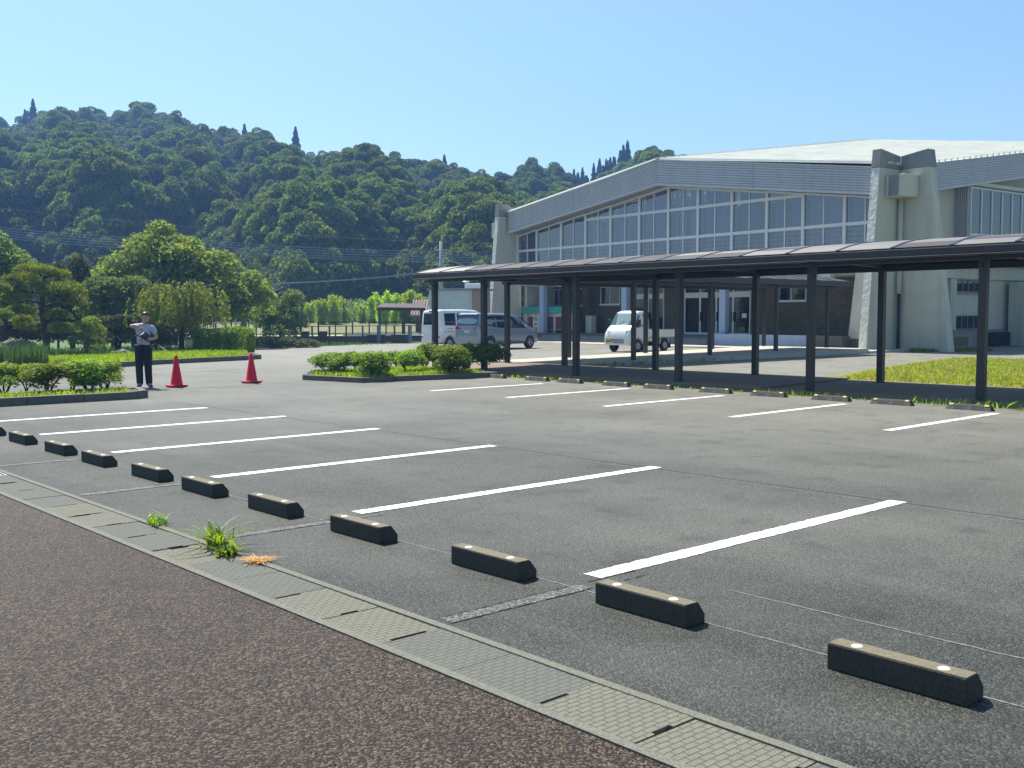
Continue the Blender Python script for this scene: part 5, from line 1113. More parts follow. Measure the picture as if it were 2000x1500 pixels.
# other garden plants : lobes given in the view-facing plane (x right, z up)
def lob(items,seed,flat=1.0,dy=.8):
    r=np.random.default_rng(seed); out=[]
    for x,z,rx,rz_ in items:
        for q in range(2):
            k=(r.random()*2-1)*rx*dy; out.append((x*.742+k*.67,-x*.67+k*.742,z+(r.random()-.5)*rz_*.4,rx*(.8+.3*r.random()),rx*(.8+.3*r.random()),rz_))
    return out
make_tree('broadleaf_tree',(14.36, 49.16, 0),'bushy tree with yellowish leaf tips at the left edge above the pine','tree',lob([(-1.6,4.4,1.2,1.0),(-.5,4.3,1.2,1.1),(.4,3.7,1.0,.9),(-.8,3.0,1.5,1.2),(.9,3.0,.7,.8),(-.4,1.8,1.5,1.0),(.6,2.0,.9,.9)],1),15000,.17,M['leaf_mid'],M['bark'],2.0,.15,31)
make_tree('broadleaf_tree',(18.29, 46.96, 0),'mid-sized tree with pale new leaves below the big spreading tree','tree',lob([(-.7,2.9,.6,.5),(0,2.6,.9,.7),(.9,2.8,.8,.6),(-.8,2.0,.8,.6),(.6,1.7,1.1,.8),(1.4,2.1,.6,.6),(-.2,1.1,1.1,.7)],2),13000,.15,M['leaf_mid'],M['bark'],1.6,.11,32)
make_tree('dark_conifer',(17.97, 51.3, 0),'dark columnar evergreen between the pine and the big spreading tree','tree',lob([(-.4,3.3,.5,.9),(.4,3.6,.5,.9),(0,2.2,1.0,1.2),(.7,2.4,.6,1.2),(-.7,2.0,.6,1.0)],3),10000,.14,M['leaf_dark'],M['bark'],2.0,.12,33)
make_tree('nandina_shrub',(13.86, 38.13, 0.1),'feathery shrub with reddish yellow tips right of the pine','shrub',lob([(-.2,1.1,.3,.3),(.15,1.25,.3,.25),(.35,.85,.35,.3),(-.25,.6,.4,.3),(.3,.4,.4,.3)],4),3500,.10,M['leaf_weep'],M['greybark'],.8,.03,34,stems=4,aspect=.3)
make_tree('clipped_shrub',(16.39, 41.92, 0.1),'cloud-clipped evergreen shrub with rounded tiers behind the man','shrub',lob([(-.35,1.35,.42,.16),(.3,1.4,.4,.15),(-.55,1.0,.40,.15),(-.1,.98,.35,.13),(.9,1.25,.45,.22),(.45,1.05,.4,.2),(-.3,.5,.75,.28),(.6,.6,.6,.4),(1.25,.75,.5,.4)],5,dy=.4),16000,.075,M['leaf_dark'],M['bark'],1.0,.06,35,stems=3,depth=.08)
make_tree('round_shrub',(17.82, 41.3, 0.1),'rounded evergreen shrub just right of the man','shrub',lob([(0,.8,.6,.35),(.35,.5,.55,.4),(-.4,.45,.5,.4)],6,dy=.5),9000,.08,M['leaf_dark'],M['bark'],.6,.05,36,depth=.1)
for i_,(px_,D_,h_,lb_) in enumerate(((-70,47,1.5,'dark evergreen shrub beyond the left picture edge behind the small pine'),(-10,49,1.7,'dark evergreen shrub behind the small pine at the left edge'),(48,50,1.5,'dark evergreen shrub behind the left side of the tall pine'),(112,50,1.6,'dark evergreen shrub behind the right side of the tall pine'),(262,50,1.4,'dark evergreen shrub behind the head of the standing man'),(318,51,1.3,'dark evergreen shrub behind the left side of the weeping tree'))):
    make_tree('evergreen_shrub',([(13.3, 51.47, 0), (14.94, 52.69, 0), (16.3, 52.81, 0), (17.46, 51.76, 0), (20.19, 49.3, 0), (21.63, 49.35, 0)])[i_],lb_,'shrub',lob([(-.9,h_*.45,1.0,h_*.5),(0,h_*.6,1.0,h_*.5),(.9,h_*.5,1.0,h_*.5)],60+i_),6500,.13,M['leaf_dark'],M['bark'],h_*.5,.06,60+i_)
# trimmed hedge
rng=np.random.default_rng(9); n=16000; u=rng.random((n,3))*2-1; ax=np.argmax(np.abs(u)**.6,axis=1); p=u.copy(); 
for k in range(3):
    mk=ax==k; p[mk,k]=np.sign(u[mk,k])*(1-np.abs(rng.normal(size=mk.sum()))*.07)
p*=np.array([1.12,.75,.50]); p[:,2]+=.52+.05*np.sin(p[:,0]*3)-.12*np.clip(np.abs(p[:,0])-.7,0,1); out=u/np.linalg.norm(u,axis=1)[:,None]
hd=thing('trimmed_hedge',(19.95, 39.65, 0.1),'trimmed box-shaped hedge with yellow-green tips at the right end of the garden bed','hedge',rz=R(-40)); link('foliage',quadmesh('foliage',leaves(p,.085,rng,.55,out=out,outw=.3),n,M['leaf_bush']),None,hd)
b=MB()
for i in range(5): b.tube([(-.9+i*.45,0,-.1),(-.9+i*.45,.05,.5)],.03,6)
b.build('stems',M['bark'],hd)
# leafless tree
def bare(loc,label):
    t=thing('bare_tree',loc,label,'tree'); rnd=random.Random(8); b=MB(); b.tube([(0,0,-.6),(.03,0,.8),(0,0,1.6)],[.26,.22,.18],9); tw=MB()
    def br(p,d,l,r,dep):
        q=p+d*l; (b if dep<2 else tw).tube([tuple(p),tuple(p.lerp(q,.5)+Vector((rnd.uniform(-.05,.05),)*3)*l),tuple(q)],[r,r*.8,r*.6],6 if dep<2 else 4)
        if dep>4: return
        for i in range(3 if dep<3 else 2):
            nd=(d+Vector((rnd.uniform(-.7,.7),rnd.uniform(-.7,.7),rnd.uniform(-.25,.45)))).normalized(); br(p.lerp(q,rnd.uniform(.6,1)),nd,l*rnd.uniform(.62,.85),r*.6,dep+1)
    for a in range(5):
        an=a*1.256; br(Vector((0,0,1.5)),Vector((math.cos(an)*.8+.2,math.sin(an)*.8-.2,.9)).normalized(),1.25,.10,1)
    b.build('trunk',M['greybark'],t,True); tw.build('twigs',M['greybark'],t)
bare((28.85, 54.98, 0),'leafless grey tree with bare twigs between the hedge and the tall shrub')
make_tree('oleander_shrub',(28.88, 50.9, -0.1),'tall leafy shrub with upright shoots beside the metal fence','shrub',lob([(-.9,2.2,.5,.8),(-.2,1.9,.7,.7),(.5,2.2,.5,.9),(1.0,2.4,.45,.7),(.9,1.4,.8,.7),(-.5,1.2,.9,.7),(.2,.8,1.1,.7),(-1.1,1.4,.5,.5)],7),12000,.16,M['leaf_mid'],M['bark'],1.4,.07,37,stems=4,aspect=.35,up=.1)
make_tree('low_dark_bush',(27.14, 47.07, -0.1),'low dark ground bush at the foot of the tall leafy shrub','bush',lob([(-1.2,.25,.8,.35),(0,.3,.9,.35),(1.0,.25,.7,.3)],8),6000,.12,M['leaf_dark'],M['bark'],.2,.03,38)
def rock(loc,s,label,sd_):
    bm=bmesh.new(); bmesh.ops.create_icosphere(bm,subdivisions=3,radius=1); r=random.Random(sd_)
    from mathutils import noise as mn
    for v in bm.verts: v.co*=1+.35*mn.noise(v.co*1.3+Vector((sd_,0,0))); v.co.z*=.55
    me=bpy.data.meshes.new('garden_rock'); bm.to_mesh(me); bm.free(); o=link('garden_rock',me,M['stone']); o.location=loc; o.scale=(s,s*.8,s); tagit(o,label,'rock')
rock((11.21, 38.5, 0.2),.55,'pinkish garden rock at the left edge below the small pine',1); rock((12.14, 40.36, 0.4),.75,'large dark garden rock left of the pine trunk',2); rock((15.38, 38.79, 0.15),.4,'flat pale rock in the grass just left of the man',3)
# ================================================================ BEYOND THE LOT : fences, wall, field
def lw(name,p0,p1,z0,z1,th_,mt,label,cat):
    a=Vector((*p0[:2],0)); b_=Vector((*p1[:2],0)); d=(b_-a).normalized(); n=Vector((-d.y,d.x,0))*th_
    m_=MB(); m_.prism([tuple((a)[:2]),tuple(b_[:2]),tuple((b_+n)[:2]),tuple((a+n)[:2])],z0,z1); o=m_.build(name,mt); return tagit(o,label,cat)
FA,FB=Vector((28.58, 60.62, 0)),Vector((41.37, 53.11, 0))
lw('retaining_wall',FA,FB,-.6,.32,.3,M['darkwall'],'low dark retaining wall behind the metal fence, below the pale field','wall')
def fence(name,p0,p1,z0,h,n,rails,label,mt,bal=0,pr=.03,thick=None):
    t=thing(name,(0,0,0),label,'fence'); a,b_=Vector(p0),Vector(p1)
    for i in range(n+1):
        p=a.lerp(b_,i/n); r=pr*(2.2 if thick and i in thick else 1); MB().box(p.x-r,p.x+r,p.y-r,p.y+r,z0,z0+h).build('post',M['bluegrey'] if thick and i in thick else mt,t)
    for z in rails: MB().tube([(a.x,a.y,z0+z),(b_.x,b_.y,z0+z)],.022,6).build('rail',mt,t)
    if bal:
        m_=MB(); 
        for i in range(bal): p=a.lerp(b_,i/bal); m_.box(p.x-.008,p.x+.008,p.y-.008,p.y+.008,z0+rails[0],z0+rails[-1])
        tagit(m_.build('balusters',mt,t),kind='stuff')
fence('wall_fence',FA+Vector((.1,.1,0)),FB+Vector((.1,.1,0)),.32,.95,14,(.12,.9),'thin barred railing standing on the dark retaining wall',M['rust'],bal=300)
fence('field_fence',(29.5, 50.34, -0.05),(37.83, 49.56, -0.05),-.1,1.15,8,(.35,.72,1.12),'rusty metal post and rail fence at the far edge of the parking lot',M['rust'],pr=.035,thick=(5,7))
fence('gate_fence',(27.24, 57.78, 0),(30.39, 56.28, 0),-.1,1.3,6,(.5,.85,1.25),'blue grey guard railing seen under the weeping tree',M['bluegrey'],pr=.03)
lw('white_pipe',(33.12, 51.11, 0),(38.59, 49.55, 0),.42,.52,.1,M['white'],'long white pipe lying along the ditch behind the fence','pipe')
for x,lb in ((595,'left'),(630,'right')):
    p=({595: (33.85, 56.54, 0), 630: (34.67, 55.8, 0), 735: (34.83, 50.25, 0), 780: (35.82, 49.35, 0)})[x]; b=MB(); b.box(-.22,.22,-.15,.15,0,.28); b.box(-.26,.26,-.18,.18,.281,.33); o=b.build('sluice_box',M['darkwall']); o.location=(p[0],p[1],.32); tagit(o,'small black box on the retaining wall, %s one of the two'%lb,'box','black boxes on the wall')
for x,lb in ((735,'ditch block left of the blue grey post'),(780,'ditch block right of the blue grey post')):
    p=({595: (33.85, 56.54, 0), 630: (34.67, 55.8, 0), 735: (34.83, 50.25, 0), 780: (35.82, 49.35, 0)})[x]; o=MB().box(-.5,.5,-.25,.25,-.3,.5).build('concrete_block',M['darkwall']); o.location=(p[0],p[1],0); o.rotation_euler=(0,0,R(-42)); tagit(o,'dark concrete '+lb,'block')
b=MB(); p0,p1,p2,p3=(29.0, 62.95, 0),(42.86, 54.47, 0),(63.56, 77.63, 0),(39.93, 98.99, 0)
b.v=[(p0[0],p0[1],.30),(p1[0],p1[1],.30),(p2[0],p2[1],1.05),(p3[0],p3[1],1.05),(p0[0],p0[1],-.6),(p1[0],p1[1],-.6),(p2[0],p2[1],-.6),(p3[0],p3[1],-.6)]; b.f=[(0,1,2,3),(0,4,5,1),(1,5,6,2),(2,6,7,3),(3,7,4,0)]
tagit(b.build('pale_field',M['field']),kind='structure')
rg=np.random.default_rng(77)
def bgrass(name,poly,n,h,wd,mt,zf): 
    p=scatter(poly,n,rg); z=zf(p); me=blades(np.column_stack([p,z]),h,wd,rg,mt,name,.4); return tagit(link(name,me,None),kind='stuff')
bgrass('verge_grass',[(25.0, 46.3, 0)[:2],(37.44, 48.56, 0)[:2],(39.52, 50.74, 0)[:2],(27.24, 57.78, 0)[:2],(23.6, 48.91, 0)[:2]],9000,.28,.05,M['darkgrass'],lambda p:np.full(len(p),-.25))
# sheds and hut
def frame_of(loc,rz): return loc,rz
hut=thing('block_hut',(38.12, 46.6, 0),'small rendered concrete hut with a flat roof behind the parked van','hut',rz=R(-64))
MB().box(-1.45,1.20,-1.1,1.5,-.3,3.02).build('wall',M['blockwall'],hut,bevel=.01)
MB().box(1.202,1.24,-1.08,1.48,-.3,2.98).build('tan_side_wall',M['tanwall'],hut)
MB().box(-1.55,1.40,-1.2,1.6,3.021,3.12).build('roof',M['cap'],hut,bevel=.01)
wt=thing('roof_tank',(39.05, 46.43, 3.12),'white tank and pipe lying on the flat roof of the concrete hut','tank',rz=R(-42))
b=MB(); b.prism([(-.55,-.3),(.5,-.3),(.62,-.15),(.62,.3),(-.55,.3)],0,.32); b.build('tank_body',M['white'],wt,bevel=.05); b=MB(); b.tube([(-.5,0,.2),(-.62,0,.42),(-.3,0,.46)],.06,8); b.build('pipe',M['white'],wt,True)
cp=thing('carport',(38.95, 53.95, 0),'low flat-roofed timber shelter beyond the fence','shelter',rz=R(-30))
b=MB(); b.extrude([(-1.4,-1.6,2.05),(1.6,-1.6,2.0),(2.0,1.6,2.3),(-.8,1.6,2.32)],(0,0,.08)); b.build('roof',M['oldwood'],cp)
for x,y in ((-1.2,-1.4),(.3,-1.4),(1.5,-1.4),(1.7,1.3)): MB().box(x-.07,x+.07,y-.07,y+.07,-.6,2.04).build('post',M['oldwood'],cp)
for y in (-1.0,0,1.0): MB().box(-1.2,1.7,y-.04,y+.04,1.93,2.04).build('joist',M['oldwood'],cp)
hs=thing('tiled_shed',(45.91, 58.47, -0.35),'small shed with a brown tiled roof partly hidden by the white van','shed',rz=R(-42))
MB().box(-1.7,2.2,.0,3,-.6,1.9).build('wall',M['oldwood'],hs)
b=MB(); b.extrude([(-2.0,-.4,1.85),(2.4,-.4,1.85),(2.4,1.6,2.95),(-2.0,1.6,2.95)],(0,0,.1)); b.extrude([(-2.0,1.62,2.95),(2.4,1.62,2.95),(2.4,3.4,1.9),(-2.0,3.4,1.9)],(0,0,.1)); RO=b.build('roof',M['tile'],hs)
b=MB()
for i in range(22): x=-1.98+i*.2; b.extrude([(x,-.42,1.96),(x+.1,-.42,1.96),(x+.1,1.58,3.06),(x,1.58,3.06)],(0,0,.06))
tagit(b.build('tile_ribs',M['tile'],RO),kind='stuff')
# pole and lines
pl_=thing('utility_pole',(57.21, 72.57, 0),'grey utility pole with short cross arms above the walkway end','utility pole',rz=R(-42))
MB().tube([(0,0,-.6),(0,0,8.1)],[.2,.13],12).build('shaft',M['polec'],pl_,True)
for z,w_ in ((7.3,.55),(6.6,.4),(6.0,.7)): MB().box(-w_,w_,-.05,.05,z,z+.09).build('cross_arm',M['galv'],pl_)
b=MB(); b.lathe([(0,0),(.17,0),(.17,.5),(0,.5)],12,(.28,-.1,5.2)); b.build('transformer',M['polec'],pl_)
def wire(pts,r,mt,label,group):
    P=[Vector(p) for p in pts]; out=[]
    for a,b_ in zip(P[:-1],P[1:]):
        for i in range(12): t=i/12; q=a.lerp(b_,t); q.z-=(b_-a).length*.012*4*t*(1-t); out.append(tuple(q))
    out.append(tuple(P[-1])); b=MB(); b.tube(out,r,5); tagit(b.build('power_line',mt),label,'cable',group)
A3={'a0': (25.82, 112.57, 11.09), 'b0': (40.23, 83.07, 7.95), 'c0': (64.0, 64.21, 7.04), 'a1': (25.81, 112.56, 10.84), 'b1': (40.22, 83.06, 7.73), 'c1': (63.99, 64.2, 6.82), 'a2': (25.8, 112.55, 10.6), 'b2': (40.21, 83.05, 7.52), 'c2': (63.98, 64.19, 6.6), 'a3': (25.79, 112.54, 10.35), 'b3': (40.2, 83.04, 7.3), 'c3': (63.97, 64.18, 6.38), 'a4': (25.78, 112.53, 10.11), 'b4': (40.19, 83.03, 7.09), 'c4': (63.96, 64.17, 6.16), 'd0': (19.14, 77.43, 3.62), 'd1': (42.29, 70.16, 5.28), 'd2': (57.47, 72.83, 7.24), 'e0': (23.24, 94.03, 4.05), 'e1': (46.47, 77.12, 4.44), 'e2': (56.7, 72.03, 5.53), 'f0': (26.32, 105.45, 12.0), 'f1': (64.13, 70.93, 8.01), 'g0': (57.45, 72.82, 6.83), 'g1': (42.58, 42.71, 3.23)}
lbs=['top','second','third','fourth','lowest']
for i in range(5):
    wire([A3['a%d'%i],A3['b%d'%i],A3['c%d'%i]],.022,M['wire'],'%s pale cable of the bundle of five crossing the dark hillside'%lbs[i],'bundle of pale cables')
wire([A3['d0'],A3['d1'],A3['d2']],.02,M['wire2'],'thin cable rising to the utility pole from the left, below the bundle','single cables')
wire([A3['e0'],A3['e1'],A3['e2']],.055,M['wire'],'thick pale cable sloping up behind the bright saplings','single cables')
wire([A3['f0'],A3['f1']],.02,M['wire2'],'thin cable crossing above the bundle','single cables')
wire([A3['g0'],A3['g1']],.02,M['wire2'],'thin cable from the utility pole towards the hall','single cables')
# bright saplings
def plume(seed,h):
    rng=np.random.default_rng(seed); VV=[]
    for f in range(9):
        a0=rng.random()*6.283; L=h*(.55+.45*rng.random()) if f else h; ln=L*(.06+.14*rng.random()); b0=rng.normal(size=2)*.22
        m=360; s=rng.random(m)**.75; wd=.42*(1-s)**.95*(.4+s*1.2)+.015; a=rng.random(m)*6.283; rr=wd*np.sqrt(rng.random(m))
        ax=np.stack([b0[0]+np.cos(a0)*ln*s**2.2,b0[1]+np.sin(a0)*ln*s**2.2,L*(s-.06*s**3)],1)
        P=ax+np.stack([np.cos(a)*rr,np.sin(a)*rr,rr*.35],1); d=np.stack([np.cos(a)+np.cos(a0)*.5,np.sin(a)+np.sin(a0)*.5,np.full(m,.8)],1)
        t=d/np.linalg.norm(d,axis=1)[:,None]+rng.normal(size=(m,3))*.3; b_=np.cross(t,rng.normal(size=(m,3))); b_/=np.linalg.norm(b_,axis=1)[:,None]; Lf=.30
        VV.append(np.stack([P,P+b_*.045+t*Lf*.45,P+t*Lf,P-b_*.045+t*Lf*.45],1).reshape(-1,3))
    V=np.concatenate(VV); return quadmesh('foliage',V,len(V)//4,M['leaf_bright'])
PM=[plume(s,4.0) for s in range(4)]
stm=MB().tube([(0,0,-.5),(.05,0,2)],[.05,.03],6).mesh('stem'); stm.materials.append(M['bark'])
rnd=random.Random(3)
lab_=['first','second','third','fourth','fifth','sixth','seventh','eighth','ninth','tenth','eleventh','twelfth','thirteenth','fourteenth','fifteenth','sixteenth','seventeenth','eighteenth']
for i,(p,s) in enumerate([((49.95, 84.29, 0.5), 0.58), ((50.66, 83.6, 0.5), 0.61), ((48.57, 78.29, 0.5), 0.66), ((49.56, 77.65, 0.5), 0.75), ((52.47, 81.1, 0.5), 0.74), ((53.38, 79.4, 0.5), 0.55), ((53.98, 78.4, 0.5), 0.74), ((53.42, 76.01, 0.5), 0.84), ((55.13, 76.86, 0.5), 0.8), ((55.9, 76.2, 0.5), 0.87), ((56.34, 75.58, 0.5), 0.83), ((55.46, 72.91, 0.5), 0.72), ((57.13, 73.62, 0.5), 0.75), ((57.74, 72.78, 0.5), 0.79), ((59.71, 73.64, 0.5), 0.71), ((61.62, 74.13, 0.5), 0.77), ((62.31, 73.12, 0.5), 0.71)]):
    t=thing('bamboo_sapling',p,'bright yellow-green feathery sapling, %s from the left, against the dark hillside'%lab_[i],'sapling','bright saplings at the foot of the hill',rz=rnd.random()*6)
    for nm_,me in (('foliage',PM[i%4]),('stem',stm)): o=bpy.data.objects.new(nm_,me); COL.objects.link(o); o.parent=t; o.scale=(s*1.1,s*1.1,s)
rng=np.random.default_rng(50); n=26000; k=rng.random(n); zz=rng.random(n)
q0,q1=np.array((51.72, 89.69, 0)),np.array((66.4, 76.42, 0)); hmax=1.9+.6*np.sin(k*23)+.4*np.sin(k*57); C=q0[None]*(1-k)[:,None]+q1[None]*k[:,None]; C[:,:2]+=rng.normal(size=(n,2))*1.1; C[:,2]=.4+zz**.8*hmax
tagit(link('thicket',quadmesh('thicket',leaves(C,.22,rng,.5),n,M['leaf_mid']),None),kind='stuff')
# ================================================================ HILL
HX,HY=0,0
def yaw_of(px): return math.atan2(cF.y+ (-(cR.y))*0,cF.x)
PROF=[(-900,170),(-500,200),(-200,190),(0,222),(85,228),(170,228),(250,208),(330,218),(400,248),(460,276),(520,280),(600,285),(680,303),(760,301),(860,298),(940,322),(1000,336),(1070,358),(1130,352),(1200,325),(1270,309),(1330,335),(1420,400),(1500,430),(1800,440),(2300,460),(2900,480)]
def ridge_y(px):
    for a,b_ in zip(PROF[:-1],PROF[1:]):
        if a[0]<=px<=b_[0]: t=(px-a[0])/(b_[0]-a[0]); t=t*t*(3-2*t); return a[1]+(b_[1]-a[1])*t
    return PROF[0][1] if px<PROF[0][0] else PROF[-1][1]
def hillpoint(px,t):
    """ground of the hill along one bearing: t=0 foot, 1 crest, >1 behind"""
    base=122+6*math.sin(px*.006)+8*math.sin(px*.017+1); far=250+28*math.sin(px*.0045+.6)+(45 if px>1080 else 45*max(0,(px-980)/100.) if px>980 else 0)
    D=base+(far-base)*t
    yr=ridge_y(px); zr=1.6+(612-yr)/2040.7*far-6.9
    prof=(.34*min(1,t/.10)+.66*max(0,min(1,(t-.10)/.90))**.85) if t<=1 else 1-(t-1)*.55
    z=-.3+(zr+.3)*prof
    u=px*.011; gully=math.sin(u*1.3+t*2.2)*math.sin(u*.57-t*3.1+1)+.5*math.sin(u*3.1+t*5)
    z+=gully*4.2*math.sin(math.pi*min(t,1))**.8
    q=cF+cR*((px-1000)/2040.7); q.z=0
    return Vector((q.x*D,q.y*D,z))
npx=190; nt_=26; b=MB()
pxs=[-900+i*(2900+900)/(npx-1) for i in range(npx)]; ts=[-.02]+[i/20*1.0 for i in range(21)]+[1.15,1.4,1.8,2.4]
for px in pxs:
    for t_ in ts: 
        p=hillpoint(px,max(t_,0)); 
        if t_<0: p.z=-.7
        b.v.append(tuple(p))
for i in range(npx-1):
    for j in range(len(ts)-1): a=i*len(ts)+j; b.f.append((a,a+1,a+len(ts)+1,a+len(ts)))
hm=b.mesh('hill'); hill=link('hill',hm,M['hillsoil'],None,True); tagit(hill,kind='structure')
vc=bpy.data.collections.new('tree_kinds')
def kind_mesh(name,V,n,mt,core=None):
    me=quadmesh(name,V,n,mt)
    o=bpy.data.objects.new(name,me); vc.objects.link(o); return o
for s in range(6):   # broadleaf crowns, unit about 7 m wide
    rng=np.random.default_rng(100+s); Ls=[]
    for i in range(13):
        a=rng.random()*6.28; r=2.5*math.sqrt(rng.random()); z=4.6+2.7*(1-(r/2.9)**2)*rng.random()+.4; q=.85+.75*rng.random(); Ls.append((r*math.cos(a),r*math.sin(a),z,q*1.1,q*1.1,q*.78))
    Ls.append((0,0,4.8,2.6,2.6,1.7)); Ls.append((0,0,2.8,2.0,2.0,2.0))
    n=5200; C,d=shell(Ls,n,rng,.10,-.5,.12); kind_mesh('a_broadleaf%d'%s,leaves(C,.40,rng,.7,out=d,outw=.45),n,M['leaf_hill'])
for s in range(3):   # cedars
    rng=np.random.default_rng(200+s); n=3600; z=rng.random(n)**.8; a=rng.random(n)*6.283; tier=.75+.25*np.sin(z*38+a*2); r=(1-z)**.8*1.75*tier*(.75+.25*rng.random(n)); C=np.stack([r*np.cos(a),r*np.sin(a),1.2+z*9.3],1); d=np.stack([np.cos(a),np.sin(a),np.full(n,.4)],1)
    kind_mesh('b_cedar%d'%s,leaves(C,.42,rng,.5,out=d,outw=.5,droop=.6),n,M['leaf_con'])
rnd=random.Random(12); pts=[];sc=[];rot=[];idx=[]
def cedar_zone(px,t): return (px>1085 and px<1230 and t>.75) or (px>1130 and t>.9 and px<1260)
cand=[]
for k in range(9500):
    px=rnd.uniform(-700,2100); t_=rnd.random()**.85*1.12
    p=hillpoint(px,t_); cz=cedar_zone(px,t_) 
    ok=True; md=2.2 if cz else 2.9
    for q in cand[-2600:]:
        if abs(q.x-p.x)<md and abs(q.y-p.y)<md and (q-p).length<md: ok=False; break
    if not ok: continue
    cand.append(p); pts.append(p); s=rnd.uniform(.40,.80)*(1.28 if rnd.random()<.14 else 1); s=s*(1.1 if cz else 1); sc.append((s*rnd.uniform(.9,1.15),s*rnd.uniform(.9,1.15),s*rnd.uniform(.85,1.15))); rot.append(rnd.random()*6.28); idx.append(rnd.randrange(6,9) if cz else rnd.randrange(6))
# tall wall of trees along the foot
for k in range(330):
    px=-700+k*8.6+rnd.uniform(-3,3)
    for tt,dz in ((.0,-1.0),(.035,0),(.07,1.0)):
        p=hillpoint(px,tt+rnd.uniform(-.01,.01) if tt else .0); pts.append(p); s=rnd.uniform(.6,.95); sc.append((s,s,s*rnd.uniform(1.0,1.35))); rot.append(rnd.random()*6.28); idx.append(rnd.randrange(6))
me=bpy.data.meshes.new('hillside_forest'); me.from_pydata([tuple(p) for p in pts],[],[])
for nm_,ty,vals,key in (('scl','FLOAT_VECTOR',[c for s in sc for c in s],'vector'),('rt','FLOAT',rot,'value'),('ix','INT',idx,'value')):
    at_=me.attributes.new(nm_,ty,'POINT'); at_.data.foreach_set(key,vals)
fo=bpy.data.objects.new('hillside_forest',me); COL.objects.link(fo); tagit(fo,kind='stuff')
ng=bpy.data.node_groups.new('place_trees','GeometryNodeTree'); ng.interface.new_socket('Geometry',in_out='INPUT',socket_type='NodeSocketGeometry'); ng.interface.new_socket('Geometry',in_out='OUTPUT',socket_type='NodeSocketGeometry')
N=ng.nodes; gi=N.new('NodeGroupInput'); go=N.new('NodeGroupOutput'); ip=N.new('GeometryNodeInstanceOnPoints'); ci=N.new('GeometryNodeCollectionInfo'); m2p=N.new('GeometryNodeMeshToPoints')
ci.inputs[0].default_value=vc; ci.inputs['Separate Children'].default_value=True; ci.inputs['Reset Children'].default_value=True
def attr(nm_,ty): a=N.new('GeometryNodeInputNamedAttribute'); a.data_type=ty; a.inputs[0].default_value=nm_; return a.outputs['Attribute']
cx=N.new('ShaderNodeCombineXYZ'); ng.links.new(attr('rt','FLOAT'),cx.inputs[2])
e2r=N.new('FunctionNodeEulerToRotation'); ng.links.new(cx.outputs[0],e2r.inputs[0])
ng.links.new(gi.outputs[0],m2p.inputs[0]); ng.links.new(m2p.outputs[0],ip.inputs['Points']); ng.links.new(ci.outputs[0],ip.inputs['Instance']); ip.inputs['Pick Instance'].default_value=True
ng.links.new(attr('ix','INT'),ip.inputs['Instance Index']); ng.links.new(e2r.outputs[0],ip.inputs['Rotation']); ng.links.new(attr('scl','FLOAT_VECTOR'),ip.inputs['Scale']); ng.links.new(ip.outputs[0],go.inputs[0])
md=fo.modifiers.new('trees','NODES'); md.node_group=ng
# ridge conifers that stand out one by one
cm=[vc.objects[i].data for i in range(len(vc.objects)) if 'cedar' in vc.objects[i].name]
rtr=MB().tube([(0,0,-1),(0,0,8)],[.25,.08],6).mesh('trunk'); rtr.materials.append(M['bark'])
for i,(px,s,lb) in enumerate(((82,.95,'pointed conifer on the left end of the ridge'),(66,.7,'smaller conifer left of the pointed one on the left ridge'),(172,.75,'small tuft-topped conifer left of the highest hilltop'),(150,.6,'low round-topped tree next to the tuft-topped conifer'),(487,.95,'lone dark conifer on the ridge right of the highest hilltop'),(585,.98,'lone conifer on the ridge, farther right of the dark one'),(871,.7,'small conifer top on the middle of the ridge'),(1061,.8,'first conifer of the right ridge group, at the saddle'),(1080,1.15,'tall narrow conifer standing at the saddle'),(1128,1.05,'conifer in the right ridge row, left part'),(1143,.95,'conifer in the right ridge row beside the left part'),(1168,1.05,'conifer in the middle of the right ridge row'),(1210,1.25,'big dark conifer just below the round trees on the right ridge'),(1100,.9,'conifer between the saddle and the right ridge row'))):
    p=hillpoint(px,.99); t=thing('ridge_conifer',(p.x,p.y,p.z-.5+(1.6 if px<600 else (-.3 if px<1000 else -1.8))),lb,'tree','conifers standing on the ridge',rz=i*1.1)
    o=bpy.data.objects.new('crown',cm[i%3]); COL.objects.link(o); o.parent=t; o.scale=(s*1.25,s*1.25,s); o=bpy.data.objects.new('trunk',rtr); COL.objects.link(o); o.parent=t; o.scale=(s,s,s)
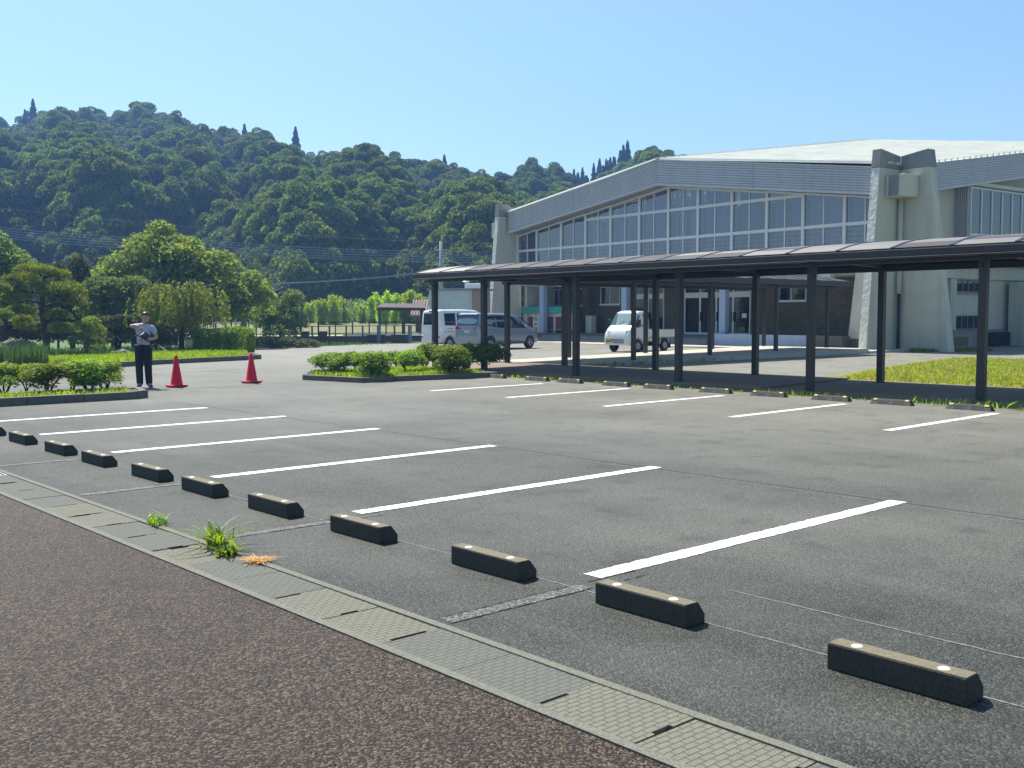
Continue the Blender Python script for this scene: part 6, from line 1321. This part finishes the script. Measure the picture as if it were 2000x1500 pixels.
# ================================================================ roadside weeds in the foreground
def foxtail(loc,label,n,h,seed,mt='leaf_weed',rz=0):
    t=thing('weed_clump',loc,label,'weed'); rng=np.random.default_rng(seed); V=[];H=[]
    for i in range(n):
        a=rng.random()*6.28; L=h*(.45+.6*rng.random()); lean=rng.random()*1.5*L; q=[]
        for k in range(6):
            s=k/5; q.append(np.array([math.cos(a)*lean*s**1.6,math.sin(a)*lean*s**1.6,L*(s-.42*s**2.5)]))
        w=.006+.006*rng.random(); off=np.array([rng.normal()*.03,rng.normal()*.085*h/.3,0]); q=[z+off for z in q]; sd=np.array([-math.sin(a),math.cos(a),0])
        for k in range(5):
            w0=w*(1-(k/5)**2*.8); w1=w*(1-((k+1)/5)**2*.9); V+= [q[k]-sd*w0,q[k]+sd*w0,q[k+1]+sd*w1,q[k+1]-sd*w1]
        if i%7==0:
            tip=q[-1]+np.array([0,0,.04]); dr=(q[-1]-q[-2]); dr/=np.linalg.norm(dr); m=26
            for j in range(m):
                c=q[-1]+dr*(.05*j/m-.01); d=rng.normal(size=3); d/=np.linalg.norm(d); e=np.cross(d,dr); e/=np.linalg.norm(e)+1e-6; l=.009; H+=[c,c+d*l*.5+e*.0015,c+d*l+dr*.004,c+d*l*.5-e*.0015]
    V=np.array(V); link('blades',quadmesh('blades',V,len(V)//4,M[mt]),None,t)
    if len(H): H=np.array(H); q_=link('seed_heads',quadmesh('seed_heads',H,len(H)//4,M['straw'] if mt!='leaf_weed' else M['grass']),None,t); q_['kind']='stuff'
foxtail((3.27,6.68,0),'bright green foxtail weed clump growing from the gutter edge',95,.27,1)
foxtail((3.31,7.72,0),'tiny green weed sprig left of the big clump by the gutter',26,.15,2)
foxtail((3.22,6.42,0),'short broad-leaved weeds at the right foot of the big green clump',60,.12,3)
rng=np.random.default_rng(4); V=[]
for i in range(150):
    a=rng.random()*6.28; r=.02+rng.random()*.10; p=np.array([3.27+rng.normal()*.03,6.08+rng.normal()*.04,.01+rng.random()*.012]); q=p+np.array([math.cos(a)*r,math.sin(a)*r,.008]); sd=np.array([-math.sin(a),math.cos(a),0])*.0035; V+=[p-sd,p+sd,q+sd*.3,q-sd*.3]
o=link('dead_grass_tuft',quadmesh('dead_grass_tuft',np.array(V),150,M['straw']),None); tagit(o,'flat tuft of dead orange grass on the gutter lid','grass tuft')
# pebbles and flecks on the asphalt
rng=np.random.default_rng(6); b=MB()
for i in range(420):
    x,y=(rng.uniform(3.4,9),rng.uniform(-1,10)) if i%3 else (rng.uniform(.3,2.8),rng.uniform(-.5,8)); s=abs(rng.normal())*.004+.003; k=len(b.v)
    for j in range(5): a=j*1.2566+rng.random(); b.v.append((x+s*math.cos(a),y+s*math.sin(a),.001))
    b.v.append((x,y,s*.8)); b.f+=[(k+j,k+(j+1)%5,k+5) for j in range(5)]
tagit(b.build('pebbles',M['conc']),kind='stuff')
# ================================================================ AIR
HAZE=1
if HAZE:
    hz=MB().box(-330,460,-160,420,-1.7,125).build('haze',None) if False else None
    me=MB().box(-330,460,-160,460,-1.7,125).mesh('haze'); hz=bpy.data.objects.new('haze',me); COL.objects.link(hz); tagit(hz,kind='stuff')
    m_=bpy.data.materials.new('pale air'); m_.use_nodes=True; t=m_.node_tree
    for n_ in list(t.nodes):
        if n_.type=='BSDF_PRINCIPLED': t.nodes.remove(n_)
    pv=t.nodes.new('ShaderNodeVolumePrincipled'); pv.inputs['Color'].default_value=(.25,.48,1,1); pv.inputs['Density'].default_value=.0008; pv.inputs['Anisotropy'].default_value=.3
    t.links.new(pv.outputs[0],[n_ for n_ in t.nodes if n_.type=='OUTPUT_MATERIAL'][0].inputs['Volume']); me.materials.append(m_)
